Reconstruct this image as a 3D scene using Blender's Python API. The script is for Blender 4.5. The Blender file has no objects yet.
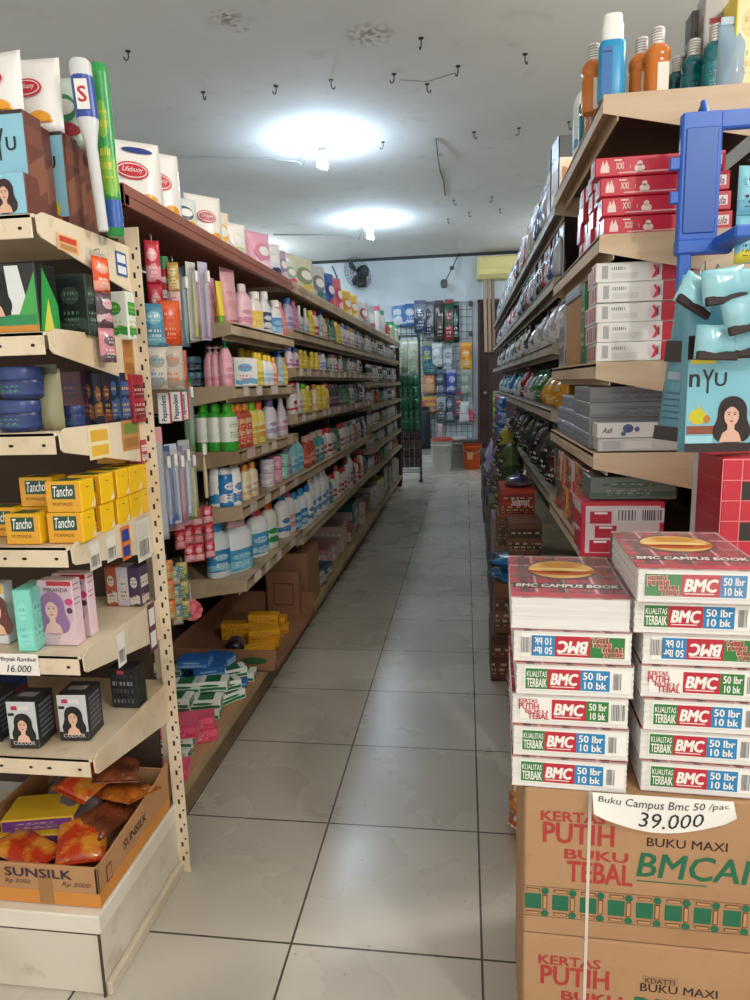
import bpy, math, random
from mathutils import Vector, Matrix
PI = math.pi
scene = bpy.context.scene
COL = scene.collection
rng = random.Random(7)

# ------------------------------------------------------------------ camera
F, YAW, PITCH, ROLL, CH = 675.0, .1357, .1705, -.0278, 1.166
_cy, _sy, _cp, _sp = math.cos(YAW), math.sin(YAW), math.cos(PITCH), math.sin(PITCH)
FW = Vector((-_sy*_cp, _cy*_cp, -_sp))
_r0 = Vector((_cy, _sy, 0)); _u0 = _r0.cross(FW)
RT = math.cos(ROLL)*_r0 + math.sin(ROLL)*_u0
UP = -math.sin(ROLL)*_r0 + math.cos(ROLL)*_u0
CAM = Vector((0, 0, CH))
cd = bpy.data.cameras.new('camera'); cam = bpy.data.objects.new('camera', cd); COL.objects.link(cam)
cam.matrix_world = Matrix.Translation(CAM) @ Matrix((RT, UP, -FW)).transposed().to_4x4()
cd.sensor_fit = 'HORIZONTAL'; cd.sensor_width = 36; cd.lens = 36*F/750; cd.clip_start = .02; cd.clip_end = 100
scene.camera = cam

def at(x, y, X=None, Y=None, Z=None):          # a point of the photo on a plane of the place
    d = FW + RT*((x-375)/F) - UP*((y-500)/F)
    t = X/d.x if X is not None else (Y/d.y if Y is not None else (Z-CH)/d.z)
    return CAM + d*t
def _n(px): return FW*((px-375)/F) - RT
def solveY(px, X, z): n = _n(px); return -(n.x*X + n.z*(z-CH))/n.y
def solveX(px, Y, z): n = _n(px); return -(n.y*Y + n.z*(z-CH))/n.x

# ------------------------------------------------------------------ materials
def lin(c):
    if isinstance(c, str): c = tuple(int(c[i:i+2], 16) for i in (0, 2, 4))
    o = []
    for v in c:
        v /= 255.0
        o.append(v/12.92 if v <= .04045 else ((v+.055)/1.055)**2.4)
    return (*o, 1)
_mc = {}
def mat(c, rough=.5, metal=0.0, spec=.5, alpha=1.0, trans=0.0):
    k = (c, rough, metal, spec, alpha, trans)
    if k in _mc: return _mc[k]
    m = bpy.data.materials.new('paint_' + str(c)); m.use_nodes = True
    b = m.node_tree.nodes['Principled BSDF']
    b.inputs['Base Color'].default_value = lin(c); b.inputs['Roughness'].default_value = rough
    b.inputs['Metallic'].default_value = metal; b.inputs['Specular IOR Level'].default_value = spec
    b.inputs['Alpha'].default_value = alpha; b.inputs['Transmission Weight'].default_value = trans
    _mc[k] = m
    return m
def _ramp(nt, fac, a, b_):
    n = nt.nodes.new('ShaderNodeMapRange'); n.inputs[1].default_value = a; n.inputs[2].default_value = b_
    nt.links.new(fac, n.inputs[0]); return n.outputs[0]
def _mix(nt, fac, a, b_):
    n = nt.nodes.new('ShaderNodeMix'); n.data_type = 'RGBA'
    nt.links.new(fac, n.inputs[0])
    for s, v in ((6, a), (7, b_)):
        if isinstance(v, tuple): n.inputs[s].default_value = v
        else: nt.links.new(v, n.inputs[s])
    return n.outputs[2]
def _noise(nt, vec, scale, detail=2, sc3=None):
    if sc3:
        mp = nt.nodes.new('ShaderNodeMapping'); mp.inputs['Scale'].default_value = sc3
        nt.links.new(vec, mp.inputs[0]); vec = mp.outputs[0]
    n = nt.nodes.new('ShaderNodeTexNoise'); n.inputs['Scale'].default_value = scale; n.inputs['Detail'].default_value = detail
    nt.links.new(vec, n.inputs['Vector']); return n.outputs['Fac']
def worn(c1, c2, scale=4, rough=.5, lo=.45, hi=.7, sc3=None, c3=None, metal=0, coord='Object'):
    k = ('worn', c1, c2, scale, rough, lo, hi, sc3, c3, metal)
    if k in _mc: return _mc[k]
    m = bpy.data.materials.new('worn_' + str(c1)); m.use_nodes = True; nt = m.node_tree
    b = nt.nodes['Principled BSDF']; tc = nt.nodes.new('ShaderNodeTexCoord').outputs[coord]
    f = _ramp(nt, _noise(nt, tc, scale, 5, sc3), lo, hi)
    col = _mix(nt, f, lin(c1), lin(c2))
    if c3:
        f2 = _ramp(nt, _noise(nt, tc, scale*6, 3), .6, .95); col = _mix(nt, f2, col, lin(c3))
    nt.links.new(col, b.inputs['Base Color']); b.inputs['Roughness'].default_value = rough; b.inputs['Metallic'].default_value = metal
    _mc[k] = m
    return m
def printed(c1, c2, c3, sc=3.0, rough=.35, seed=0):
    """a printed label: blobs of a second ink and small lines of a third"""
    k = ('printed', c1, c2, c3, sc, rough, seed)
    if k in _mc: return _mc[k]
    m = bpy.data.materials.new('printed_' + str(c1)); m.use_nodes = True; nt = m.node_tree
    b = nt.nodes['Principled BSDF']; tc = nt.nodes.new('ShaderNodeTexCoord').outputs['Generated']
    def M(op, a, b_=None, c_=None):
        n = nt.nodes.new('ShaderNodeMath'); n.operation = op
        for q, v in enumerate((a, b_, c_)):
            if v is None: continue
            if isinstance(v, (int, float)): n.inputs[q].default_value = v
            else: nt.links.new(v, n.inputs[q])
        return n.outputs[0]
    sx = nt.nodes.new('ShaderNodeSeparateXYZ'); nt.links.new(tc, sx.inputs[0]); X, Yc, Z = sx.outputs
    h = M('ADD', X, M('MULTIPLY', Yc, .61))                       # a running coordinate round the pack
    n1 = _noise(nt, tc, 2.2, 1)
    zw = M('ADD', Z, M('MULTIPLY', M('SUBTRACT', n1, .5), .28))
    lo = (.06, .16, .02, .10, .2)[seed % 5]; hi = (.34, .42, .26, .48, .38)[(seed+int(sc*10)) % 5]
    band = M('MULTIPLY', M('GREATER_THAN', zw, lo), M('LESS_THAN', zw, hi))
    cx, cz = (.45, .55, .5, .38, .6)[seed % 5], (.66, .7, .6, .68, .62)[(seed*2) % 5]
    dx = M('SUBTRACT', X, cx); dz = M('SUBTRACT', Z, cz)
    blob = M('LESS_THAN', M('ADD', M('POWER', M('DIVIDE', dx, .33), 2), M('POWER', M('DIVIDE', dz, .15), 2)), 1)
    f = M('MAXIMUM', band, blob)
    col = _mix(nt, f, lin(c1), lin(c2))
    ln = M('LESS_THAN', M('FRACT', M('MULTIPLY', Z, 9.0)), .5)
    cv = nt.nodes.new('ShaderNodeCombineXYZ'); nt.links.new(M('MULTIPLY', h, 13), cv.inputs[0]); nt.links.new(M('FLOOR', M('MULTIPLY', Z, 9.0)), cv.inputs[1])
    tx = M('GREATER_THAN', _noise(nt, cv.outputs[0], 1.0, 1), .5)
    zone = M('MAXIMUM', M('LESS_THAN', M('ABSOLUTE', dz), .07), M('LESS_THAN', M('ABSOLUTE', M('SUBTRACT', Z, .27)), .12))
    mid = M('LESS_THAN', M('ABSOLUTE', dx), .27)
    f2 = M('MULTIPLY', M('MULTIPLY', ln, tx), M('MULTIPLY', zone, mid))
    col = _mix(nt, f2, col, lin(c3))
    nt.links.new(col, b.inputs['Base Color']); b.inputs['Roughness'].default_value = rough
    _mc[k] = m
    return m
def plaid():
    m = bpy.data.materials.new('plaid_print'); m.use_nodes = True; nt = m.node_tree
    b = nt.nodes['Principled BSDF']; tc = nt.nodes.new('ShaderNodeTexCoord').outputs['Object']
    sx = nt.nodes.new('ShaderNodeSeparateXYZ'); nt.links.new(tc, sx.inputs[0])
    col = lin('b02034')
    for ax, per, lo, c in ((0, .045, .42, '6d1a28'), (1, .045, .42, '6d1a28'), (0, .045, .9, 'd9c9c4'), (1, .06, .9, 'cdbdb6'), (0, .06, .8, '26302c'), (1, .05, .82, '26302c')):
        d = nt.nodes.new('ShaderNodeMath'); d.operation = 'DIVIDE'; nt.links.new(sx.outputs[ax], d.inputs[0]); d.inputs[1].default_value = per
        f = nt.nodes.new('ShaderNodeMath'); f.operation = 'FRACT'; nt.links.new(d.outputs[0], f.inputs[0])
        g = nt.nodes.new('ShaderNodeMath'); g.operation = 'GREATER_THAN'; nt.links.new(f.outputs[0], g.inputs[0]); g.inputs[1].default_value = lo
        h = nt.nodes.new('ShaderNodeMath'); h.operation = 'MULTIPLY'; nt.links.new(g.outputs[0], h.inputs[0]); h.inputs[1].default_value = .55
        col = _mix(nt, h.outputs[0], col, lin(c))
    nt.links.new(col, b.inputs['Base Color']); b.inputs['Roughness'].default_value = .2
    return m
def tiles():
    m = bpy.data.materials.new('floor_tiles'); m.use_nodes = True; nt = m.node_tree
    b = nt.nodes['Principled BSDF']; tc = nt.nodes.new('ShaderNodeTexCoord').outputs['Object']
    sx = nt.nodes.new('ShaderNodeSeparateXYZ'); nt.links.new(tc, sx.inputs[0])
    def M(op, a, b_):
        n = nt.nodes.new('ShaderNodeMath'); n.operation = op
        for i, v in enumerate((a, b_)):
            if v is None: continue
            if isinstance(v, (int, float)): n.inputs[i].default_value = v
            else: nt.links.new(v, n.inputs[i])
        return n.outputs[0]
    def line(o, off):
        f = M('FRACT', M('DIVIDE', M('ADD', o, 40-off), .4), None)
        return M('LESS_THAN', M('MINIMUM', f, M('SUBTRACT', 1, f)), .0062)
    def cell(o, off): return M('FLOOR', M('DIVIDE', M('ADD', o, 40-off), .4), None)
    g = M('MAXIMUM', line(sx.outputs[0], -.3715), line(sx.outputs[1], 1.2145))
    cv = nt.nodes.new('ShaderNodeCombineXYZ'); nt.links.new(cell(sx.outputs[0], -.3715), cv.inputs[0]); nt.links.new(cell(sx.outputs[1], 1.2145), cv.inputs[1])
    wn = nt.nodes.new('ShaderNodeTexWhiteNoise'); nt.links.new(cv.outputs[0], wn.inputs[0])
    base = _mix(nt, wn.outputs[0], lin('c9c3b6'), lin('d6d1c6'))
    dirt = _ramp(nt, _noise(nt, tc, 1.7, 3), .35, .9)
    base = _mix(nt, dirt, base, lin('a9a294'))
    fine = _ramp(nt, _noise(nt, tc, 55, 2), .72, .8); base = _mix(nt, fine, base, lin('8f8778'))
    base = _mix(nt, g, base, lin('4e463a'))
    nt.links.new(base, b.inputs['Base Color'])
    rr = nt.nodes.new('ShaderNodeMapRange'); nt.links.new(_noise(nt, tc, 3, 4), rr.inputs[0]); rr.inputs[3].default_value = .16; rr.inputs[4].default_value = .4
    nt.links.new(rr.outputs[0], b.inputs['Roughness'])
    bp = nt.nodes.new('ShaderNodeBump'); bp.inputs['Strength'].default_value = .3; bp.inputs['Distance'].default_value = .002; bp.invert = True
    nt.links.new(g, bp.inputs['Height']); nt.links.new(bp.outputs[0], b.inputs['Normal'])
    return m
def glow(c, s):
    m = bpy.data.materials.new('lamp_glass'); m.use_nodes = True
    b = m.node_tree.nodes['Principled BSDF']; b.inputs['Emission Color'].default_value = lin(c); b.inputs['Emission Strength'].default_value = s
    b.inputs['Base Color'].default_value = lin('ffffff')
    return m

WHITE = mat('eeeeea', .4); BLACK = mat('15151a', .45); CREAM = worn('e6d6bb', 'cdb897', 5, .45, c3='b59f7f')
DUSTY = worn('bba78a', '987f62', 6, .55, c3='7d684c'); WOODY = worn('d2bb9e', 'c0a485', 3, .6, sc3=(1, 1, 8))
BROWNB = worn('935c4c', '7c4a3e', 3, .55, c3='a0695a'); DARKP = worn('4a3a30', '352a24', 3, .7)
CARD = worn('b48c66', 'a67d58', 3, .75, c3='9c7452'); CARD2 = worn('9a7050', '835b40', 3, .75)
HOLE = mat('2a1c14', .8); CLEAR = mat('e8eef0', .12, alpha=.28); STEEL = mat('b8b8b4', .3, .8)

# ------------------------------------------------------------------ mesh builder
_tg = {}
def text_geo(s, bold=.03, shear=0.0):
    k = (s, bold, shear)
    if k in _tg: return _tg[k]
    c = bpy.data.curves.new('glyphs', 'FONT'); c.body = s; c.offset = 0; c.shear = shear; c.resolution_u = 2; c.space_line = .85; c.align_x = 'CENTER'
    o = bpy.data.objects.new('glyphs', c); COL.objects.link(o)
    dg = bpy.context.evaluated_depsgraph_get(); me = bpy.data.meshes.new_from_object(o.evaluated_get(dg))
    vs = [tuple(v.co) for v in me.vertices]; fs = [tuple(p.vertices) for p in me.polygons]
    bpy.data.objects.remove(o); bpy.data.meshes.remove(me); bpy.data.curves.remove(c)
    x0 = min(v[0] for v in vs); x1 = max(v[0] for v in vs); y0 = min(v[1] for v in vs); y1 = max(v[1] for v in vs)
    g = ([((v[0]-x0)/(x1-x0), (v[1]-y0)/(y1-y0)) for v in vs], fs)
    if bold > 0:
        V, F_ = g; n = len(V); ww = bold*.62/max((x1-x0)/max(y1-y0, .01), .2)/max(y1-y0, .3)*1.0; hh = bold*.45
        V2, F2 = [], []
        for a_, b_ in ((-ww, -hh), (ww, -hh), (-ww, hh), (ww, hh)):
            F2 += [tuple(i+len(V2) for i in f) for f in F_]; V2 += [(x+a_, y+b_) for x, y in V]
        g = (V2, F2)
    _tg[k] = g
    return g

def lay(vs, bold):
    n = len(vs)//4 if bold > 0 else len(vs)
    return [(v[0], v[1], i//n) for i, v in enumerate(vs)]

class MB:
    def __init__(s, M=None): s.v = []; s.f = []; s.m = []; s.sm = []; s.mats = []; s.M = M
    def add(s, vs, fs, m, smooth=False, M=None):
        if m not in s.mats: s.mats.append(m)
        k = s.mats.index(m); b = len(s.v)
        for v in vs:
            v = Vector(v)
            if M is not None: v = M @ v
            if s.M is not None: v = s.M @ v
            s.v.append(v)
        for f in fs: s.f.append(tuple(b+i for i in f)); s.m.append(k); s.sm.append(smooth)
        return s
    def box(s, x0, y0, z0, x1, y1, z1, m, bev=0.0, M=None):
        if bev <= 0:
            vs = [(x, y, z) for x in (x0, x1) for y in (y0, y1) for z in (z0, z1)]
            return s.add(vs, [(0, 1, 3, 2), (4, 6, 7, 5), (0, 4, 5, 1), (2, 3, 7, 6), (0, 2, 6, 4), (1, 5, 7, 3)], m, M=M)
        b = min(bev, .45*min(x1-x0, y1-y0, z1-z0))
        X, Y, Z = (x0, x1), (y0, y1), (z0, z1); vs = []; ix = {}
        for i in (0, 1):
            for j in (0, 1):
                for k in (0, 1):
                    a = (b if i == 0 else -b, b if j == 0 else -b, b if k == 0 else -b)
                    for ax in range(3):
                        p = [X[i], Y[j], Z[k]]
                        for q in range(3):
                            if q != ax: p[q] += a[q]
                        ix[i, j, k, ax] = len(vs); vs.append(tuple(p))
        fs = []
        def q(l): fs.append(tuple(ix[t] for t in l))
        for i in (0, 1):
            q([(i, 0, 0, 0), (i, 0, 1, 0), (i, 1, 1, 0), (i, 1, 0, 0)] if i == 0 else [(i, 0, 0, 0), (i, 1, 0, 0), (i, 1, 1, 0), (i, 0, 1, 0)])
            q([(0, i, 0, 1), (1, i, 0, 1), (1, i, 1, 1), (0, i, 1, 1)] if i == 0 else [(0, i, 0, 1), (0, i, 1, 1), (1, i, 1, 1), (1, i, 0, 1)])
            q([(0, 0, i, 2), (0, 1, i, 2), (1, 1, i, 2), (1, 0, i, 2)] if i == 0 else [(0, 0, i, 2), (1, 0, i, 2), (1, 1, i, 2), (0, 1, i, 2)])
        for i in (0, 1):
            for j in (0, 1):
                q([(i, j, 0, 0), (i, j, 1, 0), (i, j, 1, 1), (i, j, 0, 1)] if i == j else [(i, j, 0, 0), (i, j, 0, 1), (i, j, 1, 1), (i, j, 1, 0)])
                q([(i, 0, j, 0), (i, 0, j, 2), (i, 1, j, 2), (i, 1, j, 0)] if i == j else [(i, 0, j, 0), (i, 1, j, 0), (i, 1, j, 2), (i, 0, j, 2)])
                q([(0, i, j, 1), (1, i, j, 1), (1, i, j, 2), (0, i, j, 2)] if i == j else [(0, i, j, 1), (0, i, j, 2), (1, i, j, 2), (1, i, j, 1)])
                for k in (0, 1):
                    t = [(i, j, k, 0), (i, j, k, 1), (i, j, k, 2)]
                    q(t if (i+j+k) % 2 else t[::-1])
        return s.add(vs, fs, m, M=M)
    def loft(s, rings, m, smooth=True, caps=True, M=None, closed=True):
        n = len(rings[0]); vs = [p for r in rings for p in r]; fs = []
        for i in range(len(rings)-1):
            for j in range(n if closed else n-1):
                k = (j+1) % n; fs.append((i*n+j, i*n+k, (i+1)*n+k, (i+1)*n+j))
        s.add(vs, fs, m, smooth, M)
        if caps:
            s.add(rings[0], [tuple(range(n))[::-1]], m, False, M); s.add(rings[-1], [tuple(range(n))], m, False, M)
        return s
    def lathe(s, prof, m, sx=1.0, sy=1.0, n=16, p=2.0, M=None, caps=True, c=(0, 0)):
        rings = []
        for r, z in prof:
            ring = []
            for k in range(n):
                a = 2*PI*(k+.5)/n; ca, sa = math.cos(a), math.sin(a)
                ring.append((c[0]+sx*r*math.copysign(abs(ca)**(2/p), ca), c[1]+sy*r*math.copysign(abs(sa)**(2/p), sa), z))
            rings.append(ring)
        return s.loft(rings, m, True, caps, M)
    def tube(s, path, r, m, n=8, M=None):
        P = [Vector(p) for p in path]; rings = []
        for i, p in enumerate(P):
            t = (P[min(i+1, len(P)-1)]-P[max(i-1, 0)]).normalized()
            a = t.orthogonal().normalized() if i == 0 else (a - t*a.dot(t)).normalized()
            b = t.cross(a); rr = r[i] if isinstance(r, (list, tuple)) else r
            rings.append([p + rr*(math.cos(2*PI*k/n)*a + math.sin(2*PI*k/n)*b) for k in range(n)])
        return s.loft(rings, m, True, True, M)
    def prism(s, poly, o, u, v, w, m, M=None):
        """polygon (u, v) at origin o, thickness vector w"""
        o, u, v, w = Vector(o), Vector(u), Vector(v), Vector(w); n = len(poly)
        a = [o+u*p[0]+v*p[1] for p in poly]; b = [q+w for q in a]
        return s.add(a+b, [tuple(range(n))[::-1], tuple(range(n, 2*n))] + [(i, (i+1) % n, n+(i+1) % n, n+i) for i in range(n)], m, False, M)
    def pillow(s, w, h, t, m, nx=8, nz=8, z0=0, flat=0.0, M=None, wob=.0, seed=1, taper=0.0):
        """sachet or pouch standing in XZ, thickness t along Y, sealed edges; flat>0 keeps the foot thick (stand-up pouch)"""
        r = random.Random(seed); top = []; bot = []
        for j in range(nz+1):
            v = j/nz
            for i in range(nx+1):
                u = i/nx*2-1
                e = (1-abs(u)**3.0)*((1-abs(2*v-1)**4) if not flat else (1-v**3)*(1 if v > 0 else flat))
                e = max(e, .02)*t/2*(1+wob*r.uniform(-1, 1))
                x = u*w/2*(1-taper*v); z = z0+v*h
                top.append((x, -e, z)); bot.append((x, e, z))
        n = nx+1; N = len(top); fs = []
        for j in range(nz):
            for i in range(nx):
                a = j*n+i; fs.append((a, a+1, a+n+1, a+n)); fs.append((N+a, N+a+n, N+a+n+1, N+a+1))
        for i in range(nx):
            fs.append((i, N+i, N+i+1, i+1)); a = nz*n+i; fs.append((a, a+1, N+a+1, N+a))
        for j in range(nz):
            a = j*n; fs.append((a, a+n, N+a+n, N+a)); a = j*n+nx; fs.append((a, N+a, N+a+n, a+n))
        return s.add(top+bot, fs, m, True, M)
    def mesh(s, name):
        me = bpy.data.meshes.new(name); me.from_pydata([tuple(v) for v in s.v], [], s.f)
        for m in s.mats: me.materials.append(m)
        me.polygons.foreach_set('material_index', s.m); me.polygons.foreach_set('use_smooth', s.sm); me.update()
        return me
    def build(s, name, parent=None, loc=None, rz=0.0):
        o = bpy.data.objects.new(name, s.mesh(name)); COL.objects.link(o)
        if loc is not None: o.location = loc
        o.rotation_euler.z = rz
        if parent: o.parent = parent
        return o

class Face:
    """flat print laid on a face: u and v run along the face, n points out of it"""
    def __init__(s, mb, o, u, v, off=.0004):
        s.mb = mb; s.o = Vector(o); s.u = Vector(u).normalized(); s.v = Vector(v).normalized(); s.n = s.u.cross(s.v); s.k = 0; s.off = off
    def P(s, a, b, k): return s.o + s.u*a + s.v*b + s.n*(s.off*k)
    def poly(s, pts, m, k=1): s.mb.add([s.P(a, b, k) for a, b in pts], [tuple(range(len(pts)))], m)
    def rect(s, a0, b0, a1, b1, m, k=1): s.poly([(a0, b0), (a1, b0), (a1, b1), (a0, b1)], m, k)
    def ell(s, ca, cb, ra, rb, m, k=1, n=20): s.poly([(ca+ra*math.cos(2*PI*i/n), cb+rb*math.sin(2*PI*i/n)) for i in range(n)], m, k)
    def text(s, t, a0, b0, a1, b1, m, k=2, bold=.03, shear=0.0, slope=0.0):
        vs, fs = text_geo(t, bold, shear)
        s.mb.add([s.P(a0+(a1-a0)*x, b0+(b1-b0)*y+slope*(a1-a0)*x, k+.2*c) for x, y, c in lay(vs, bold)], fs, m)
    def bars(s, a0, b0, a1, b1, m, n=9, k=2, seed=3):
        r = random.Random(seed); w = (a1-a0)/n
        for i in range(n): s.rect(a0+i*w, b0, a0+i*w+w*r.uniform(.25, .7), b1, m, k)

# ------------------------------------------------------------------ bookkeeping
REG = []
def finish(o, look, place, cat, key=0.0, group=None):
    o['category'] = cat; REG.append((o, look, place, key, group))
    return o
def label(o, text, cat, group=None):
    o['label'] = text; o['category'] = cat
    if group: o['group'] = group
    return o
def struct(o): o['kind'] = 'structure'; return o
def empty(name, loc=(0, 0, 0), rz=0.0):
    o = bpy.data.objects.new(name, None); COL.objects.link(o); o.location = loc; o.rotation_euler.z = rz; o.empty_display_size = .05
    return o
ORD = ['first', 'second', 'third', 'fourth', 'fifth', 'sixth', 'seventh', 'eighth', 'ninth', 'tenth', 'eleventh', 'twelfth', 'thirteenth', 'fourteenth', 'fifteenth', 'sixteenth', 'seventeenth', 'eighteenth', 'nineteenth', 'twentieth']

class Proto:
    """a product modelled once: parts share their mesh data between copies"""
    def __init__(s, name, cat): s.name = name; s.cat = cat; s.parts = []; s.w = s.d = s.h = .05
    def part(s, name, mb, parent=0, lab=None): s.parts.append((name, mb.mesh(name), parent, lab)); return len(s.parts)-1
def spawn(p, loc, rz=0.0, look='', place='', key=0.0, group=None, scale=1.0, rx=0.0, ry=0.0):
    obs = []
    for i, (nm, me, par, lab) in enumerate(p.parts):
        o = bpy.data.objects.new(p.name if i == 0 else nm, me); COL.objects.link(o)
        if i: o.parent = obs[par]
        else: o.location = loc; o.rotation_euler = (rx, ry, rz); o.scale = (scale,)*3
        if lab: o['label'] = lab
        obs.append(o)
    finish(obs[0], look, place, p.cat, key, group)
    return obs[0]

# ------------------------------------------------------------------ products (front faces -Y, base at z = 0)
_pc = {}
def memo(f):
    def g(*a, **k):
        key = (f.__name__, a, tuple(sorted(k.items())))
        if key not in _pc: _pc[key] = f(*a, **k)
        return _pc[key]
    return g
def C(x, rough=.35): return x if not isinstance(x, str) else mat(x, rough)
@memo
def bottle(name, w, d, h, body, cap, lab, band=(.14, .62), sh=.74, neck=.42, p=2.6, capw=1.15, capstyle='round', lab2=None):
    P = Proto(name, 'bottle'); P.w, P.d, P.h = w, d, h
    ch = .17 if capstyle != 'long' else .3
    H = h*(1-ch)
    mb = MB(); mb.lathe([(.9, 0), (1, .03*h), (1, sh*H*.6), (.98, sh*H), (.85, sh*H+(H-sh*H)*.45), (neck+.12, H*.985), (neck, H)], C(body), w/2, d/2, 16, p)
    P.part(name, mb)
    r = min(d/2*.95, w/2*neck*capw)
    mb = MB()
    if capstyle == 'pump':
        mb.lathe([(r, H), (r, H+.03*h), (r*.35, H+.04*h), (r*.3, H+.11*h), (r*.8, H+.115*h), (r*.8, H+.15*h), (r*.3, H+.17*h)], C(cap), n=10)
        mb.box(-r*.25, -r*2.2, H+.125*h, r*.25, 0, H+.155*h, C(cap))
        P.part('pump_head', mb)
    elif capstyle == 'flip':
        mb.lathe([(neck*1.1, H), (neck*1.15, H+ch*h*.2), (neck*1.05, H+ch*h*.95), (neck*.85, h)], C(cap), w/2, d/2*.95, 14, p)
        P.part('cap', mb)
    else:
        mb.lathe([(r, H-.004), (r*1.02, H+.01*h), (r*.97, h*.985), (r*.8, h)], C(cap), n=12)
        P.part('cap', mb)
    mb = MB(); z0, z1 = band[0]*H, band[1]*H
    mb.lathe([(1.012, z0), (1.012, z1)], lab, w/2, d/2+.0003, 16, p, caps=False)
    P.part('label', mb)
    if lab2:
        mb = MB(); mb.lathe([(1.018, z0+(z1-z0)*.45), (1.018, z0+(z1-z0)*.7)], lab2, w/2, d/2+.0004, 16, p, caps=False); P.part('label_band', mb)
    return P
@memo
def can(name, r, h, body, cap, lab, band=(.05, .72), dome=True):
    P = Proto(name, 'can'); P.w = P.d = 2*r; P.h = h
    mb = MB(); mb.lathe([(.94*r, 0), (r, .01), (r, h*.8), (r*.86, h*.84)], C(body, .25), n=16); P.part(name, mb)
    mb = MB(); mb.lathe([(r*.9, h*.83), (r*.92, h*.86), (r*.84, h*.96), (r*.5, h)] if dome else [(r*.95, h*.82), (r*.95, h*.98), (r*.9, h)], C(cap), n=14); P.part('cap', mb)
    mb = MB(); mb.lathe([(r*1.012, band[0]*h), (r*1.012, band[1]*h)], lab, n=16, caps=False); P.part('label', mb)
    return P
@memo
def jar(name, r, h, body, lid, lab):
    P = Proto(name, 'jar'); P.w = P.d = 2*r; P.h = h
    mb = MB(); mb.lathe([(.9*r, 0), (r, .06*h), (r, .58*h), (.95*r, .62*h)], C(body), n=20); P.part(name, mb)
    mb = MB(); mb.lathe([(r*1.02, .6*h), (r*1.04, .64*h), (r*1.04, .94*h), (r*.97, h)], C(lid), n=20); P.part('lid', mb)
    mb = MB(); mb.lathe([(r*1.01, .14*h), (r*1.01, .52*h)], lab, n=20, caps=False); P.part('label', mb)
    return P
@memo
def tube(name, w, d, h, body, cap, lab, caph=.14):
    P = Proto(name, 'tube'); P.w, P.d, P.h = w, d, h
    mb = MB(); rings = []; n = 16
    for t in (0, .15, .4, .7, .93, 1.0):
        a = (1-t)**.8; ring = []
        for k in range(n):
            an = 2*PI*(k+.5)/n
            ring.append((w/2*(.82+.18*t)*math.cos(an), (d/2*a+.0012)*math.sin(an), h*(caph+(1-caph)*t)))
        rings.append(ring)
    mb.loft(rings, C(body)); P.part(name, mb)
    mb = MB(); mb.lathe([(.92, 0), (.95, .01), (.9, h*caph)], C(cap), w*.4, d*.46, 14); P.part('cap', mb)
    if lab:
        mb = MB(); rings = []
        for t in (.15, .4, .7):
            a = (1-t)**.8
            rings.append([(w/2*(.82+.18*t)*1.01*math.cos(2*PI*(k+.5)/n), (d/2*a+.0022)*math.sin(2*PI*(k+.5)/n), h*(caph+(1-caph)*t)) for k in range(n)])
        mb.loft(rings, lab, caps=False); P.part('label', mb)
    return P
@memo
def pouch(name, w, h, t, body, style, c1='c8243a', c2='f0b92c', spout=False):
    P = Proto(name, 'pouch'); P.w, P.d, P.h = w, t, h
    mb = MB(); mb.pillow(w, h, t, C(body, .3), 10, 10, flat=.75, taper=.06, wob=.05, seed=len(name)+int(w*1000)); P.part(name, mb)
    def y(v, u=0): return -((1-abs(u)**3)*(1-v**3)*t/2)-.0028
    mb = MB(); n = 24
    def blob(cu, cv, ru, rv, m, k, nn=n):
        vs = [(cu*w/2, y(cv, cu)-.0006*k, cv*h)]
        for i in range(nn):
            a = 2*PI*i/nn; u_ = cu+ru*math.cos(a); v_ = cv+rv*math.sin(a); vs.append((u_*w/2*(1-.06*v_), y(v_, u_)-.0006*k, v_*h))
        mb.add(vs, [(0, 1+i, 1+(i+1) % nn) for i in range(nn)], m, False)
    if style == 'oval':
        blob(0, .55, .52, .13, C(c1), 1); blob(0, .55, .46, .105, WHITE, 2); blob(0, .55, .43, .09, C(c1), 3); 
        vs, fs = text_geo('Lifebuoy', 0, .3)
        mb.add([((x-.5)*.62*w/2, y(.55)-.0036, (.55+(z-.5)*.09)*h) for x, z in vs], fs, WHITE)
        P.part('logo', mb)
        mb = MB(); blob(.0, .13, .8, .05, C(c2), 1); blob(.45, .17, .3, .07, C('e8a020'), 2); blob(-.3, .15, .3, .05, C('2f5f9c'), 2); P.part('printed_strip', mb)
        if w > .15:
            mb = MB(); blob(.25, .86, .5, .045, C('2b3d86'), 1); P.part('printed_tab', mb)
    else:
        blob(0, .5, .6, .22, C(c1), 1); blob(.1, .52, .42, .12, WHITE, 2); P.part('logo', mb)
        mb = MB(); blob(.2, .2, .5, .1, C(c2), 1); P.part('printed_strip', mb)
    if spout:
        mb = MB(); mb.lathe([(.014, h*.95), (.014, h*1.0), (.011, h*1.0), (.011, h*1.05)], WHITE, n=10, M=Matrix.Translation((-w*.3, 0, 0))); P.part('cap', mb)
    return P
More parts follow.
